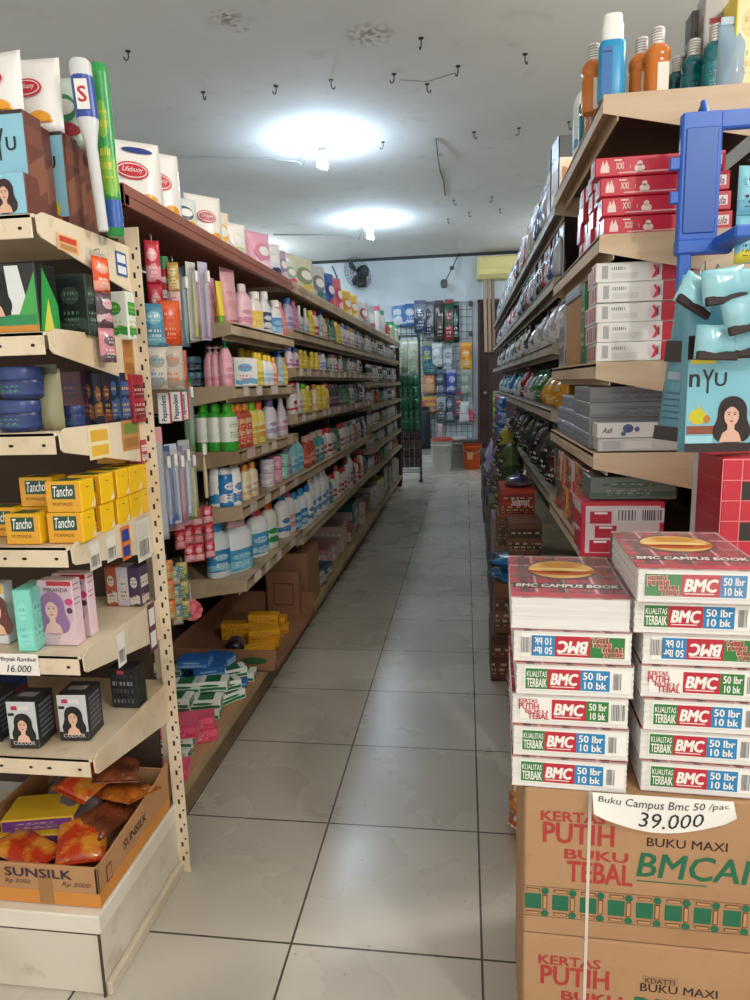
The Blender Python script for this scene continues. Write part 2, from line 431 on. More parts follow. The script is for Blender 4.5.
@memo
def carton(name, w, d, h, body, front, cat='carton', top=None, side=None, text=None, tcol=None):
    P = Proto(name, cat); P.w, P.d, P.h = w, d, h
    mb = MB(); mb.box(-w/2, -d/2, 0, w/2, d/2, h, C(body), .0018); P.part(name, mb)
    mb = MB(); f = Face(mb, (-w/2, -d/2, 0), (1, 0, 0), (0, 0, 1)); f.rect(.003, .003, w-.003, h-.003, front)
    if text: f.text(text, w*.15, h*.5, w*.85, h*.75, C(tcol or 'ffffff'), 2)
    P.part('printed_front', mb)
    for sg in (-1, 1):
        mb = MB(); f = Face(mb, (sg*w/2, -d/2 if sg > 0 else d/2, 0), (0, sg, 0), (0, 0, 1)); f.rect(.003, .003, d-.003, h-.003, side or front)
        P.part('printed_side', mb)
    if top:
        mb = MB(); f = Face(mb, (-w/2, -d/2, h), (1, 0, 0), (0, 1, 0)); f.rect(.003, .003, w-.003, d-.003, top); P.part('printed_top', mb)
    return P
def pick(proto, z, px=None, X=None, Y=None, rz=0.0, look='', place='', back=0.0, ymin=0.0, ymax=99.0, **k):
    """stand a product on a shelf of the long bays: its front at X, its place along the aisle read off the photo"""
    sg = -1 if X < 0 else 1; back += abs(math.sin(rz))*proto.w*.42
    if Y is None: Y = min(max(solveY(px, X+sg*(proto.d/2+back), z), ymin), ymax)
    base = PI/2 if X < 0 else -PI/2
    return spawn(proto, (X+sg*(proto.d/2+back), Y, z+.0012), base+rz, look, place, Y, **k)

# ------------------------------------------------------------------ the room
YB, ZC = 9.55, 2.85
PLASTER = worn('d9dad6', 'c3c4c0', 1.2, .85, c3='b9b9b4'); BLUEWALL = worn('d5e2ea', 'c3d2dc', 1.5, .8)
mb = MB(); mb.box(-4.2, -1.8, -.1, 3.4, YB+.2, 0, tiles()); struct(mb.build('floor'))
def ceil_mat():
    m = worn('e6e6e3', 'dcdcd8', .9, .9, c3='c9c8c3')
    nt = m.node_tree; b = nt.nodes['Principled BSDF']; src = b.inputs['Base Color'].links[0].from_socket
    tc = nt.nodes.new('ShaderNodeTexCoord').outputs['Object']
    for (px, py, r) in ((226, 18, .09), (240, 28, .05), (439, 155, .05), (370, 35, .14)):
        p = at(px, py, Z=ZC); vd = nt.nodes.new('ShaderNodeVectorMath'); vd.operation = 'DISTANCE'
        nt.links.new(tc, vd.inputs[0]); vd.inputs[1].default_value = p
        mr = nt.nodes.new('ShaderNodeMapRange'); nt.links.new(vd.outputs['Value'], mr.inputs[0]); mr.inputs[1].default_value = r; mr.inputs[2].default_value = r*.3
        mr.inputs[3].default_value = 0; mr.inputs[4].default_value = 1
        mu = nt.nodes.new('ShaderNodeMath'); mu.operation = 'MULTIPLY'; nt.links.new(mr.outputs[0], mu.inputs[0])
        nt.links.new(_ramp(nt, _noise(nt, tc, 26, 3), .48, .56), mu.inputs[1])
        src = _mix(nt, mu.outputs[0], src, lin('a89c90'))
    nt.links.new(src, b.inputs['Base Color'])
    return m
mb = MB(); mb.box(-4.2, -1.8, ZC, 3.4, YB+.2, ZC+.1, ceil_mat()); struct(mb.build('ceiling'))
mb = MB(); mb.box(-4.2, YB, 0, 3.4, YB+.2, ZC, BLUEWALL); struct(mb.build('wall_back'))
mb = MB(); mb.box(-4.4, -1.8, 0, -4.2, YB+.2, ZC, PLASTER); struct(mb.build('wall_left'))
mb = MB(); mb.box(3.4, -1.8, 0, 3.6, YB+.2, ZC, PLASTER); struct(mb.build('wall_right'))
mb = MB(); mb.box(-4.2, YB-.03, ZC-.035, 3.4, YB, ZC, mat('3a3c3e', .7)); struct(mb.build('trim_1'))
mb = MB(); mb.box(-4.2, YB-.012, 0, .17, YB, .1, mat('d8d8d4', .4)); struct(mb.build('baseboard_back'))
# ceiling battens: the thin seams of the boards
# door at the end of the aisle
DK = worn('3c1f1e', '2c1616', 4, .5)
d = struct(MB().box(.2, YB-.05, 0, 1.1, YB-.01, 2.2, DK, .004).build('door_1'))
mb = MB(); mb.box(.17, YB-.07, 0, .2, YB-.001, 2.24, mat('5b3430', .5)); mb.box(.17, YB-.07, 2.2, 1.13, YB-.001, 2.24, mat('5b3430', .5)); mb.build('door_frame', d)
mb = MB()
for z0, z1 in ((.2, .95), (1.1, 2.05)): mb.box(.3, YB-.058, z0, 1.0, YB-.05, z1, DK, .003)
mb.build('door_panel', d)
mb = MB(); mb.lathe([(.01, 0), (.01, .03), (.025, .04), (.025, .06), (.012, .07)], STEEL, n=12, M=Matrix.Translation((.27, YB-.05, 1.0)) @ Matrix.Rotation(PI/2, 4, 'X')); mb.build('door_handle', d)

# ------------------------------------------------------------------ lamps
GLOW = glow('cfe8ff', 460)
for i, (px, py, hx) in enumerate(((322, 158, 298), (370, 232, 356))):
    p = at(px, py, Z=ZC-.12); t = empty('compact_fluorescent_lamp', (p.x, p.y, ZC))
    label(t, ('brighter bare spiral bulb on the ceiling nearer the camera' if i == 0 else 'bare spiral bulb on the ceiling closer to the back wall'), 'lamp', 'bare bulbs on the ceiling')
    mb = MB(); mb.lathe([(.045, -.012), (.05, 0)], WHITE, n=16); mb.lathe([(.024, -.06), (.026, -.05), (.03, -.012)], WHITE, n=14); mb.build('lamp_holder', t)
    mb = MB(); mb.lathe([(.02, -.1), (.026, -.085), (.026, -.062), (.016, -.058)], mat('d8d8d8', .4), n=14); mb.build('ballast', t)
    mb = MB(); path = [(.03*math.cos(a*.5)*(1 if a < 40 else .8), .03*math.sin(a*.5), -.105-.0021*a) for a in range(0, 40)]
    mb.tube(path, .0075, GLOW, 8)
    mb.lathe([(.004, -.195), (.02, -.185), (.024, -.16), (.024, -.11), (.014, -.1)], GLOW, n=12); mb.build('spiral_tube', t)
    mb = MB(); q = at(hx, py+7, Z=ZC-.05)-Vector((p.x, p.y, ZC))
    mb.tube([(q.x-.9, q.y-.25, -.006), (q.x-.2, q.y-.06, -.008), (q.x, q.y, -.03), (q.x+.03, q.y+.01, -.05), (-.045, 0, -.006)], .006, mat('9a9a98', .6), 6); mb.build('cable', t)

# ceiling hooks
HK = [(421, 41), (525, 57), (276, 89), (331, 83), (394, 77), (458, 69), (427, 87), (383, 145), (474, 135), (519, 131), (454, 203), (469, 215), (492, 200), (500, 212), (569, 125), (448, 222), (128, 54), (203, 95)]
IRON = mat('2c2a2a', .5, .5)
hm = MB(); hm.lathe([(.012, -.004), (.014, 0)], IRON, n=10); hm.tube([(0, 0, 0), (0, 0, -.03), (.006, 0, -.042), (.014, 0, -.046), (.021, 0, -.04), (.022, 0, -.03)], .0032, IRON, 6)
hme = hm.mesh('ceiling_hook')
for i, (x, y) in enumerate(HK):
    o = bpy.data.objects.new('ceiling_hook', hme); COL.objects.link(o); o.location = at(x, y-3, Z=ZC); o.rotation_euler.z = rng.uniform(0, 6)
    label(o, 'small dark iron hook screwed into the pale ceiling', 'hook', 'iron hooks in the ceiling')
p0, p1 = at(455, 69, Z=ZC), at(400, 76, Z=ZC)
o = MB().tube([p0-Vector((0, 0, .02)), (p0+p1)/2-Vector((0, 0, .045)), p1-Vector((0, 0, .02))], .0025, mat('8c8a86', .6), 6).build('hanging_string'); label(o, 'thin string tied between two ceiling hooks', 'string')
p0, p1 = at(436, 138, Z=ZC), at(440, 170, Z=ZC)
o = MB().tube([p0-Vector((0, 0, .004)), (p0+p1)/2-Vector((0, 0, .03)), p1-Vector((0, 0, .004)), p1+Vector((.02, .3, -.003)), p1+Vector((.02, .75, -.004))], .005, mat('6b6660', .7), 6).build('hanging_wire'); label(o, 'short dark wire dangling from the ceiling along the aisle', 'wire')

# ------------------------------------------------------------------ end rack with slotted posts (faces the camera)
RY0, RY1, RX = 1.085, 1.42, -.70
SHELF_Z = (.485, .69, .895, 1.098, 1.268, 1.456)
rack = empty('slotted_angle_rack', (0, 0, 0))
label(rack, 'cream metal end rack with slotted corner post and six stocked shelves', 'shelving rack')
mb = MB(); PZ = 1.50
mb.box(-.703, RY1-.02, .0, -.70, RY1+.018, PZ, CREAM); mb.box(-.735, RY1+.015, 0, -.70, RY1+.018, PZ, CREAM); mb.box(-.70, RY1-.02, 0, -.672, RY1-.0175, PZ, CREAM)
z = .03
while z < PZ-.03:
    mb.box(-.690, RY1-.0206, z, -.685, RY1-.0200, z+.012, HOLE); mb.box(-.6805, RY1-.0206, z+.019, -.6765, RY1-.0200, z+.024, HOLE); z += .038
mb.build('slotted_post', rack)
mb = MB(); mb.box(-1.602, RY1-.02, 0, -1.565, RY1+.018, PZ, CREAM); mb.build('slotted_post', rack)
for i, z in enumerate(SHELF_Z):
    mb = MB(); mb.box(-1.6, RY0, z-.006, RX, RY1+.01, z, CREAM)
    mb.box(-1.6, RY0, z-.038, RX-.004, RY0+.003, z, CREAM, .001)
    for k in range(8):
        x = RX-.025-k*.05-(k % 2)*.012; f = Face(mb, (x, RY0, z-.022), (1, 0, 0), (0, 0, 1)); f.ell(0, 0, .004+.0012*(k % 2), .0028, HOLE, 1, 10)
    s = mb.build('shelf', rack)
    mb = MB(); poly = [(RY0+.004, z-.03), (RY0+.012, z-.036), (RY1+.0, z-.092), (RY1, z+.006), (RY0+.02, z+.006), (RY0+.002, z-.003)]
    mb.prism(poly, (RX+.002, 0, 0), (0, 1, 0), (0, 0, 1), (.003, 0, 0), CREAM)
    mb.build('side_bracket', s)
def sticker(x0, y0, x1, y1, cols, name='price_sticker'):
    a, b = at(x0, y0, X=RX+.0062), at(x1, y1, X=RX+.0062)
    mb = MB(); f = Face(mb, (RX+.0056, a.y, b.z), (0, 1, 0), (0, 0, 1)); w, h = b.y-a.y, a.z-b.z
    f.rect(0, 0, w, h, mat(cols[0], .5), 1)
    if len(cols) > 1: f.rect(w*.12, h*.55, w*.88, h*.9, mat(cols[1], .5), 2)
    if len(cols) > 2: f.rect(w*.12, h*.1, w*.88, h*.42, mat(cols[2], .5), 2)
    if len(cols) > 3: f.bars(w*.15, h*.12, w*.85, h*.5, mat(cols[3], .5), 8, 3)
    mb.build(name, rack)
sticker(56, 232, 80, 256, ('e9b680', 'c8402a', 'b98a52')); sticker(86, 246, 108, 270, ('d8d4c4', 'bfb9a6', 'c4beac')); sticker(115, 250, 128, 278, ('2d5a9a', 'e8ecee', 'e8ecee'))
sticker(122, 338, 136, 380, ('c78a45', 'b0763a', 'a56c34')); sticker(87, 428, 112, 456, ('ecdcae', 'dcae3c', 'e0b23a')); sticker(121, 421, 141, 448, ('c08a4c', '6f8a3a', 'a5733c'))
sticker(88, 544, 102, 566, ('dcd8c8', 'e8e4d6', 'e8e4d6', '3a3a3a')); sticker(105, 536, 118, 558, ('dcd8c8', 'e8e4d6', 'e8e4d6', '3a3a3a')); sticker(120, 528, 132, 557, ('e27a2a', '2a4a9a', '2a4a9a')); sticker(135, 522, 152, 556, ('e6e4dc', 'dcdad0', 'dcdad0', '4a4a4a'))
sticker(116, 636, 127, 662, ('efece4', 'efece4', 'efece4', '2a2a2a')); sticker(147, 606, 158, 648, ('6a3a4a', 'f0eeea', 'f0eeea'))
mb = MB(); mb.box(-1.6, RY0-.03, 0, RX-.001, RY1, .173, worn('dad2c2', 'c2b69f', 3, .55, c3='94856c'), .004)
mb.box(-1.6, RY0-.034, .138, RX+.002, RY1, .178, worn('e8e2d4', 'd4cab6', 3, .5), .003); mb.box(-.701, RY0-.03, .0, -.688, RY1, .03, worn('d0c5ae', 'b5a88e', 4, .6), .003)
mb.box(RX-.004, RY0-.0345, 0, RX-.0005, RY0-.03, .138, mat('4a3e30', .8)); mb.box(-1.6, RY0-.0305, .134, RX-.001, RY0-.0295, .138, mat('5a4c3c', .8))
mb.build('plinth', rack)
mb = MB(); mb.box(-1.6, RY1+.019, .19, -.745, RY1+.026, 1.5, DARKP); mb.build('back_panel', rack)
# handwritten price note stuck on the front of the third shelf edge
a, b = at(0, 662, Y=RY0-.002), at(40, 676, Y=RY0-.002)
mb = MB(); f = Face(mb, (a.x-.01, RY0-.0008, .650), (1, 0, 0), (0, 0, 1)); W_ = b.x-a.x+.01; f.rect(0, 0, W_, .042, mat('f2efe8', .6), 1)
f.text('Minyak Rambut', .006, .025, W_-.004, .036, BLACK, 2, .01, .25); f.text('16.000', .022, .006, W_-.016, .02, BLACK, 2, .01, .25)
mb.build('price_note', rack)

E1 = 'on %s shelf of end rack'
def shelf_name(i): return E1 % ('lowest second third fourth fifth top'.split()[i])
def rackput(proto, x0, x1, i, Y, look, extra=0.0, rz=0.0, **k):
    """front face spans photo columns x0..x1 at depth Y on rack shelf i"""
    z = SHELF_Z[i]+extra+.001; X0, X1 = solveX(x0, Y, z+proto.h/2), solveX(x1, Y, z+proto.h/2)
    return spawn(proto, ((X0+X1)/2, Y+proto.d/2, z), rz, look, shelf_name(i), Y, **k)

def _soft(p):
    for _ in range(2): p = [((a[0]*q+b[0]*(1-q)), (a[1]*q+b[1]*(1-q))) for a, b in zip(p, p[1:]+p[:1]) for q in (.75, .25)]
    return p
def portrait(f, cx, cz, s, hair, skin='e3b9a0', top='b8a8b0', k=2):
    H, S = mat(hair, .5), mat(skin, .5)
    f.poly([(cx+s*a, cz+s*b) for a, b in _soft([(-.5, -.95), (.55, -.95), (.8, -.5), (.55, .0), (.58, .4), (.4, .75), (.05, .9), (-.36, .78), (-.52, .4), (-.5, 0), (-.72, -.45)])], H, k)
    f.poly([(cx+s*a, cz+s*b) for a, b in ((-.42, -.9), (.42, -.9), (.3, -.55), (.13, -.42), (.13, -.1), (-.13, -.1), (-.13, -.42), (-.3, -.55))], S, k+1)
    f.ell(cx, cz+.12*s, .27*s, .4*s, S, k+2)
    f.poly([(cx+s*a, cz+s*b) for a, b in _soft([(-.34, .05), (-.33, .55), (0, .7), (.33, .55), (.36, 0), (.24, .3), (.02, .5), (-.2, .38)])], H, k+3)
    for e in (-.11, .11): f.ell(cx+e*s, cz+.17*s, .05*s, .025*s, mat('2a1c18', .5), k+3, 8); f.rect(cx+(e-.07)*s, cz+.235*s, cx+(e+.07)*s, cz+.26*s, H, k+3)
    f.ell(cx, cz-.09*s, .08*s, .03*s, mat('b04a50', .5), k+3, 10); f.poly([(cx-.02*s, cz+.12*s), (cx+.03*s, cz), (cx-.03*s, cz)], mat('c9977e', .5), k+3)

def special(name, w, d, h, body, cat='carton', bev=.0018):
    P = Proto(name, cat); P.w, P.d, P.h = w, d, h; P.part(name, MB().box(-w/2, -d/2, 0, w/2, d/2, h, C(body), bev)); return P
# --- nyu hair colour cartons: blue front, brown sides
NB, BRN = mat('8fcbe0', .3), mat('6b3b30', .45)
def nyu_front(f, w, h):
    f.rect(.001, .001, w-.001, h*.985, NB, 1); f.rect(.001, .001, w-.001, h*.17, mat('5a3226', .4), 2); f.rect(.001, h*.96, w-.001, h*.995, mat('3a2a28', .4), 2)
    f.text('n', w*.12, h*.64, w*.33, h*.74, mat('1e2026', .4), 3, .03); f.text('Y', w*.36, h*.56, w*.56, h*.84, mat('1e2026', .4), 3, .01); f.text('U', w*.6, h*.64, w*.8, h*.76, mat('1e2026', .4), 3, .03)
    f.ell(w*.62, h*.25, w*.2, h*.09, mat('e5cf2c', .4), 3); f.poly([(w*.45, h*.2), (w*.6, h*.36), (w*.75, h*.3), (w*.7, h*.18)], mat('cfc21e', .4), 3); f.ell(w*.42, h*.19, w*.08, h*.04, mat('d8602a', .4), 4); f.ell(w*.75, h*.15, w*.1, h*.04, mat('a86a30', .4), 4)
    portrait(f, w*.22, h*.22, h*.22, '35191a', k=3)
nyu = special('hair_colour_carton', .088, .05, .178, BRN)
mb = MB(); nyu_front(Face(mb, (-.044, -.025, 0), (1, 0, 0), (0, 0, 1)), .088, .178); nyu.part('printed_front', mb)
mb = MB(); f = Face(mb, (.044, -.025, 0), (0, 1, 0), (0, 0, 1)); f.poly([(.002, .09), (.048, .12), (.048, .06), (.002, .03)], mat('8a5742', .4)); f.rect(.004, .125, .046, .155, mat('7a4636', .4)); nyu.part('printed_side', mb)
rackput(nyu, -24, 33, 5, 1.135, 'blue and brown hair colour carton', group='hair colour cartons on the top rack shelf')
rackput(nyu, -12, 43, 5, 1.187, 'blue and brown hair colour carton', group='hair colour cartons on the top rack shelf')
rackput(nyu, 20, 69, 5, 1.239, 'blue and brown hair colour carton', group='hair colour cartons on the top rack shelf')
rackput(nyu, 28, 76, 5, 1.291, 'blue and brown hair colour carton', group='hair colour cartons on the top rack shelf')
rackput(nyu, 36, 84, 5, 1.343, 'blue and brown hair colour carton', group='hair colour cartons on the top rack shelf')
rackput(nyu, 43, 90, 5, 1.395, 'blue and brown hair colour carton', group='hair colour cartons on the top rack shelf')
nyus = special('hair_colour_carton', .06, .04, .065, BRN); mb = MB(); f = Face(mb, (-.03, -.02, 0), (1, 0, 0), (0, 0, 1)); f.rect(.001, .001, .059, .064, NB, 1); portrait(f, .022, .03, .03, '35191a', k=2); nyus.part('printed_front', mb)
# stand-up pouches on top of the cartons
bigp = pouch('refill_pouch', .112, .135, .05, 'f2f0ec', 'oval', spout=True)
medp = pouch('refill_pouch', .1, .12, .05, 'efeeea', 'oval')
def topp(proto, px, Y, z, look, rz=0.0, key=0): return spawn(proto, (solveX(px, Y, z+.1), Y, z), rz, look, 'on cartons of slotted end rack', Y, rx=-.08)
topp(bigp, 30, 1.262, 1.638, 'white refill pouch with red oval logo and white spout', .05)
topp(medp, -6, 1.2, 1.638, 'white refill pouch cropped by the picture edge', -.1)
greenp = pouch('refill_pouch', .1, .135, .05, 'cfe0d4', 'blob', '3d8a5c', 'b03040'); topp(greenp, 64, 1.345, 1.638, 'pale green refill pouch behind white ones', .1)
topp(pouch('refill_pouch', .09, .13, .05, 'f0efee', 'blob', '2f4f9c', 'e8e8e8'), 88, 1.385, 1.638, 'white refill pouch with blue tab')
# two tall wrapped tubes at the corner of the top shelf
P = Proto('wrapped_roll', 'roll'); P.part('wrapped_roll', MB().lathe([(.008, 0), (.0095, .004), (.0105, .15), (.019, .19), (.019, .285), (.016, .29)], mat('d5d8da', .25), n=16)); P.part('label', MB().lathe([(.0195, .192), (.0195, .262)], printed('2b4aa0', '2b4aa0', '31539f', 2), n=16, caps=False))
mb = MB(); f = Face(mb, (-.011, -.0205, .203), (1, 0, 0), (0, 0, 1)); f.rect(0, 0, .022, .05, WHITE); f.text('S', .004, .012, .018, .038, mat('c02a30'), 2); P.part('logo', mb)
spawn(P, (solveX(103, 1.25, 1.47), 1.25, SHELF_Z[5]+.004), .3, 'tall silver wrapped roll with blue label', 'at corner of rack top shelf', ry=-.05)
P = Proto('wrapped_roll', 'roll'); P.part('wrapped_roll', MB().lathe([(.012, 0), (.0165, .004), (.0165, .30), (.013, .305)], mat('2f9a4c', .3), n=16)); P.part('label', MB().lathe([(.017, .07), (.017, .29)], printed('2f9a4c', '7cb53a', 'd9c93a', 2.2, seed=2), n=16, caps=False))
P.part('label', MB().lathe([(.0172, .015), (.0172, .065)], mat('2f5cb0', .35), n=16, caps=False))
spawn(P, (solveX(115, 1.30, 1.47), 1.30, SHELF_Z[5]+.004), .3, 'tall green wrapped roll with blue foot', 'at corner of rack top shelf', ry=-.015)
rackput(nyus, -9, 27, 5, 1.089, 'small blue hair colour carton at front edge')
# --- fifth shelf: black and green cartons
GB = special('hair_dye_carton', .135, .06, .115, '15171a'); mb = MB(); f = Face(mb, (-.0675, -.03, 0), (1, 0, 0), (0, 0, 1))
f.rect(.001, .001, .134, .03, mat('3f9b3c', .35)); f.rect(.001, .001, .134, .012, mat('c98a2c', .4), 2); f.rect(.06, .012, .13, .028, mat('1f8a50', .35), 2); f.poly([(.085, .03), (.12, .03), (.105, .11), (.08, .11)], mat('dfe3e4', .3), 2); f.poly([(.1, .03), (.134, .03), (.134, .1)], mat('3fa648', .35), 3)
f.rect(.003, .07, .03, .09, mat('a9c43a', .4), 2); f.text('BLACK', .005, .015, .055, .026, mat('e8d8a0', .4), 3); portrait(f, .055, .068, .045, '0c0c10', k=3); GB.part('printed_front', mb)
mb = MB(); f = Face(mb, (.0675, -.03, 0), (0, 1, 0), (0, 0, 1)); f.poly([(.002, .002), (.058, .002), (.058, .05), (.02, .11)], mat('2f9a48', .35)); f.poly([(.01, .002), (.04, .002), (.03, .06)], mat('d8d65a', .4), 2); GB.part('printed_side', mb)
rackput(GB, -42, 44, 4, 1.10, 'black hair dye carton with green foot')
GW = carton('herbal_carton', .055, .035, .095, 'eef0ea', printed('e6ece0', '3f9a44', 'b8d060', 2.2), text=None)
rackput(GW, 104, 126, 4, 1.335, 'white and green herbal carton'); rackput(GW, 90, 112, 4, 1.375, 'white and green herbal carton')
GK = carton('herbal_carton', .06, .05, .11, '23352a', printed('1f2a26', '3a4a44', '6a8a70', 2.2)); rackput(GK, 60, 84, 4, 1.2, 'dark green carton behind black dye carton')
# --- fourth shelf: hair cream jars and a row of slim cartons
BJ = jar('hair_cream_jar', .036, .056, '1f2c58', '2c4076', printed('24366a', '2a3f78', '58a060', 2))
for n_, (x0, x1, Y, e, lk) in enumerate(((-14, 30, 1.10, 0, 'blue hair cream jar at bottom of stack'), (-13, 31, 1.10, .0575, 'blue hair cream jar on top of stack'))): rackput(BJ, x0, x1, 3, Y, lk, e)
BJ2 = jar('hair_cream_jar', .02, .042, '1f2c58', '26386c', printed('24366a', '2a3f78', '58a060', 2)); rackput(BJ2, 59, 76, 3, 1.19, 'small blue hair cream jar beside clear packet')
P = Proto('clear_packet', 'packet'); P.part('clear_packet', MB().pillow(.05, .11, .035, mat('8d8a6a', .2), 8, 8, flat=.6, seed=4, wob=.2)); P.h = .11; P.d = .035
P.part('cap', MB().box(-.02, -.004, .1, .02, .004, .118, mat('57584a', .3), .001)); rackput(P, 33, 55, 3, 1.14, 'olive cellophane packet beside blue jars')
SC = [carton('slim_carton', .024, .05, .105, c, printed(c, b, 'd8b060', 2, seed=i)) for i, (c, b) in enumerate((('1a2438', '8a5a3a'), ('23243a', '9a6238'), ('2c2030', '7a4030'), ('1c2c48', '406090')))]
for i, (x0, x1) in enumerate(((84, 94), (93, 103), (102, 112), (111, 120))): rackput(SC[i % 4], x0, x1, 3, 1.31, 'slim dark %s carton' % ('navy', 'indigo', 'plum', 'blue')[i])
rackput(carton('slim_carton', .03, .05, .1, 'a02838', printed('a8283a', '7a1c2c', 'e0c0b0', 2)), 120, 134, 3, 1.345, 'slim red carton next to the post')
rackput(carton('slim_carton', .05, .05, .11, '3a2634', printed('5a2838', '2a3050', 'b04040', 2)), 60, 82, 3, 1.29, 'dark red carton behind the small blue jar')
# --- third shelf: pomade cartons
GOLD, LEM, DG = mat('e0a21c', .4), mat('f2c21c', .4), mat('0f4a34', .4)
TC = special('pomade_carton', .066, .05, .056, LEM)
mb = MB(); f = Face(mb, (-.033, -.025, 0), (1, 0, 0), (0, 0, 1)); f.rect(.001, .001, .065, .055, GOLD, 1); f.rect(.012, .024, .056, .050, DG, 2); f.text('Tancho', .015, .028, .052, .047, WHITE, 3, .02, .25, .05); f.text('POMADE', .012, .012, .05, .018, mat('7a5a14', .5), 3, 0); TC.part('printed_front', mb)
mb = MB(); f = Face(mb, (.033, -.025, 0), (0, 1, 0), (0, 0, 1)); f.rect(.02, .042, .03, .0435, mat('6a4a10', .5), 1); f.poly([(.03, .004), (.048, .004), (.048, .022)], mat('ead9a0', .5), 1); TC.part('printed_side', mb)
mb = MB(); f = Face(mb, (-.033, -.025, .056), (1, 0, 0), (0, 1, 0)); f.rect(.01, .008, .05, .042, mat('2a5a3c', .5), 1); TC.part('printed_top', mb)
G = 'yellow pomade cartons on the third rack shelf'; i = 2
for x0, x1, Y, e, r, lk in ((3, 42, 1.10, 0, .02, 'yellow pomade carton standing alone at the front edge'), (49, 80, 1.11, 0, .05, 'yellow pomade carton at bottom of front pair'), (47, 79, 1.112, .057, .03, 'yellow pomade carton on top of front pair'),
        (16, 56, 1.17, .057, .04, 'yellow pomade carton on top behind the lone one'), (14, 54, 1.172, 0, 0, 'yellow pomade carton below, behind lone one'), (-14, 16, 1.162, .0, .0, 'yellow pomade carton cropped by picture edge'), 
        (72, 99, 1.19, 0, 0, 'yellow pomade carton at bottom of second pair'), (71, 98, 1.19, .057, 0, 'yellow pomade carton on top of second pair'), (90, 115, 1.255, 0, 0, 'yellow pomade carton at bottom of third pair'), (89, 114, 1.255, .057, 0, 'yellow pomade carton on top of third pair'),
        (104, 128, 1.315, 0, 0, 'yellow pomade carton at bottom of fourth pair'), (103, 127, 1.315, .057, 0, 'yellow pomade carton on top of fourth pair'), (116, 138, 1.37, 0, 0, 'yellow pomade carton at bottom of last pair'), (115, 137, 1.37, .057, 0, 'yellow pomade carton on top of last pair'), (98, 122, 1.376, .114, 0, 'yellow pomade carton topmost at the back')):
    rackput(TC, x0, x1, 2, Y, lk, e, r, group=G)
rackput(carton('slim_carton', .03, .03, .05, 'b03040', printed('b83a48', 'e8d0d0', '40406a', 2)), 129, 140, 2, 1.372, 'small red and white carton above pomade', .114)
# --- second shelf: pastel hair colour cartons
MP = special('hair_colour_carton', .07, .03, .128, 'eed3de'); mb = MB(); f = Face(mb, (-.035, -.015, 0), (1, 0, 0), (0, 0, 1))
f.rect(.001, .001, .069, .127, mat('c9b0bd', .35), 1); f.rect(.02, .118, .069, .127, mat('b02a34', .4), 2); f.text('MIRANDA', .014, .106, .062, .114, mat('4a3a44', .4), 2, .02); portrait(f, .026, .066, .046, '8f6a96', 'd8b4a8', k=3); f.ell(.062, .087, .008, .007, mat('c83a78', .4), 3); f.ell(.062, .07, .006, .006, mat('4a3038', .4), 3)
f.poly([(.03, .002), (.069, .002), (.069, .05), (.045, .03)], mat('d9c0c6', .4), 2); MP.part('printed_front', mb)
mb = MB(); f = Face(mb, (.015+.02, -.015, 0), (0, 1, 0), (0, 0, 1))
for zz in (.118, .108, .09, .08): f.rect(.004, zz, .022, zz+.002, mat('8a6a84', .5), 1)
MP.part('printed_side', mb)
rackput(MP, 38, 76, 1, 1.13, 'pink hair colour carton with purple haired woman'); rackput(MP, 52, 90, 1, 1.175, 'pink hair colour carton tucked behind the first', rz=.05)
TL = carton('hair_colour_carton', .034, .07, .12, '7fd6c6', printed('7fd8c8', '8fe0d2', '5fb8b0', 2)); rackput(TL, 11, 33, 1, 1.095, 'narrow turquoise hair colour carton', rz=.12)
WH = special('hair_colour_carton', .07, .03, .12, 'd8dadc'); mb = MB(); f = Face(mb, (-.035, -.015, 0), (1, 0, 0), (0, 0, 1)); f.rect(.001, .001, .069, .119, mat('d8dadc', .35), .5); f.rect(.001, .1, .069, .119, mat('d8b030', .4), 1); portrait(f, .05, .06, .045, '6a3c34', k=2); WH.part('printed_front', mb); rackput(WH, -30, 8, 1, 1.13, 'white hair colour carton cropped by picture edge')
for q, (x0, x1, c) in enumerate(((106, 117, 'b05a3a'), (117, 128, 'c9c3d2'), (128, 140, '4a3a5a'))): rackput(carton('slim_carton', .03, .04, .09, c, printed(c, 'd8d0c8', '5a3a3a', 2, seed=q)), x0, x1, 1, 1.36, ('orange', 'pale lilac', 'dark violet')[q] + ' slim carton at back')
# --- lowest shelf: black hair dye cartons
HD = special('hair_dye_carton', .06, .062, .098, '2a2b2e'); mb = MB(); f = Face(mb, (-.03, -.031, 0), (1, 0, 0), (0, 0, 1)); f.rect(.001, .001, .059, .097, mat('c9ccd0', .35), 1); f.rect(.001, .001, .059, .02, mat('26282c', .4), 2); f.rect(.01, .08, .022, .088, mat('c02848', .4), 2); f.rect(.024, .08, .045, .088, mat('dcdcdc', .4), 2)
f.text('COLOUR', .008, .008, .052, .016, mat('c8c8c8', .4), 3, .02); portrait(f, .03, .044, .034, '14100f', k=3); f.rect(.003, .068, .015, .074, BLACK, 3); HD.part('printed_front', mb)
mb = MB(); f = Face(mb, (.03, -.031, 0), (0, 1, 0), (0, 0, 1))
for zz in range(7): f.rect(.008, .018+zz*.0105, .054, .024+zz*.0105, mat('6d7076', .4), 1)
HD.part('printed_side', mb); mb = MB(); f = Face(mb, (-.03, -.031, .098), (1, 0, 0), (0, 1, 0)); f.rect(.012, .02, .048, .04, mat('8a8a8e', .4)); HD.part('printed_top', mb)
rackput(HD, 4, 40, 0, 1.11, 'black and white hair dye carton at front edge', rz=.06); rackput(HD, 54, 90, 0, 1.145, 'black and white hair dye carton set further in', rz=.08)
rackput(HD, -34, 1, 0, 1.125, 'black and white hair dye carton cropped by picture edge')
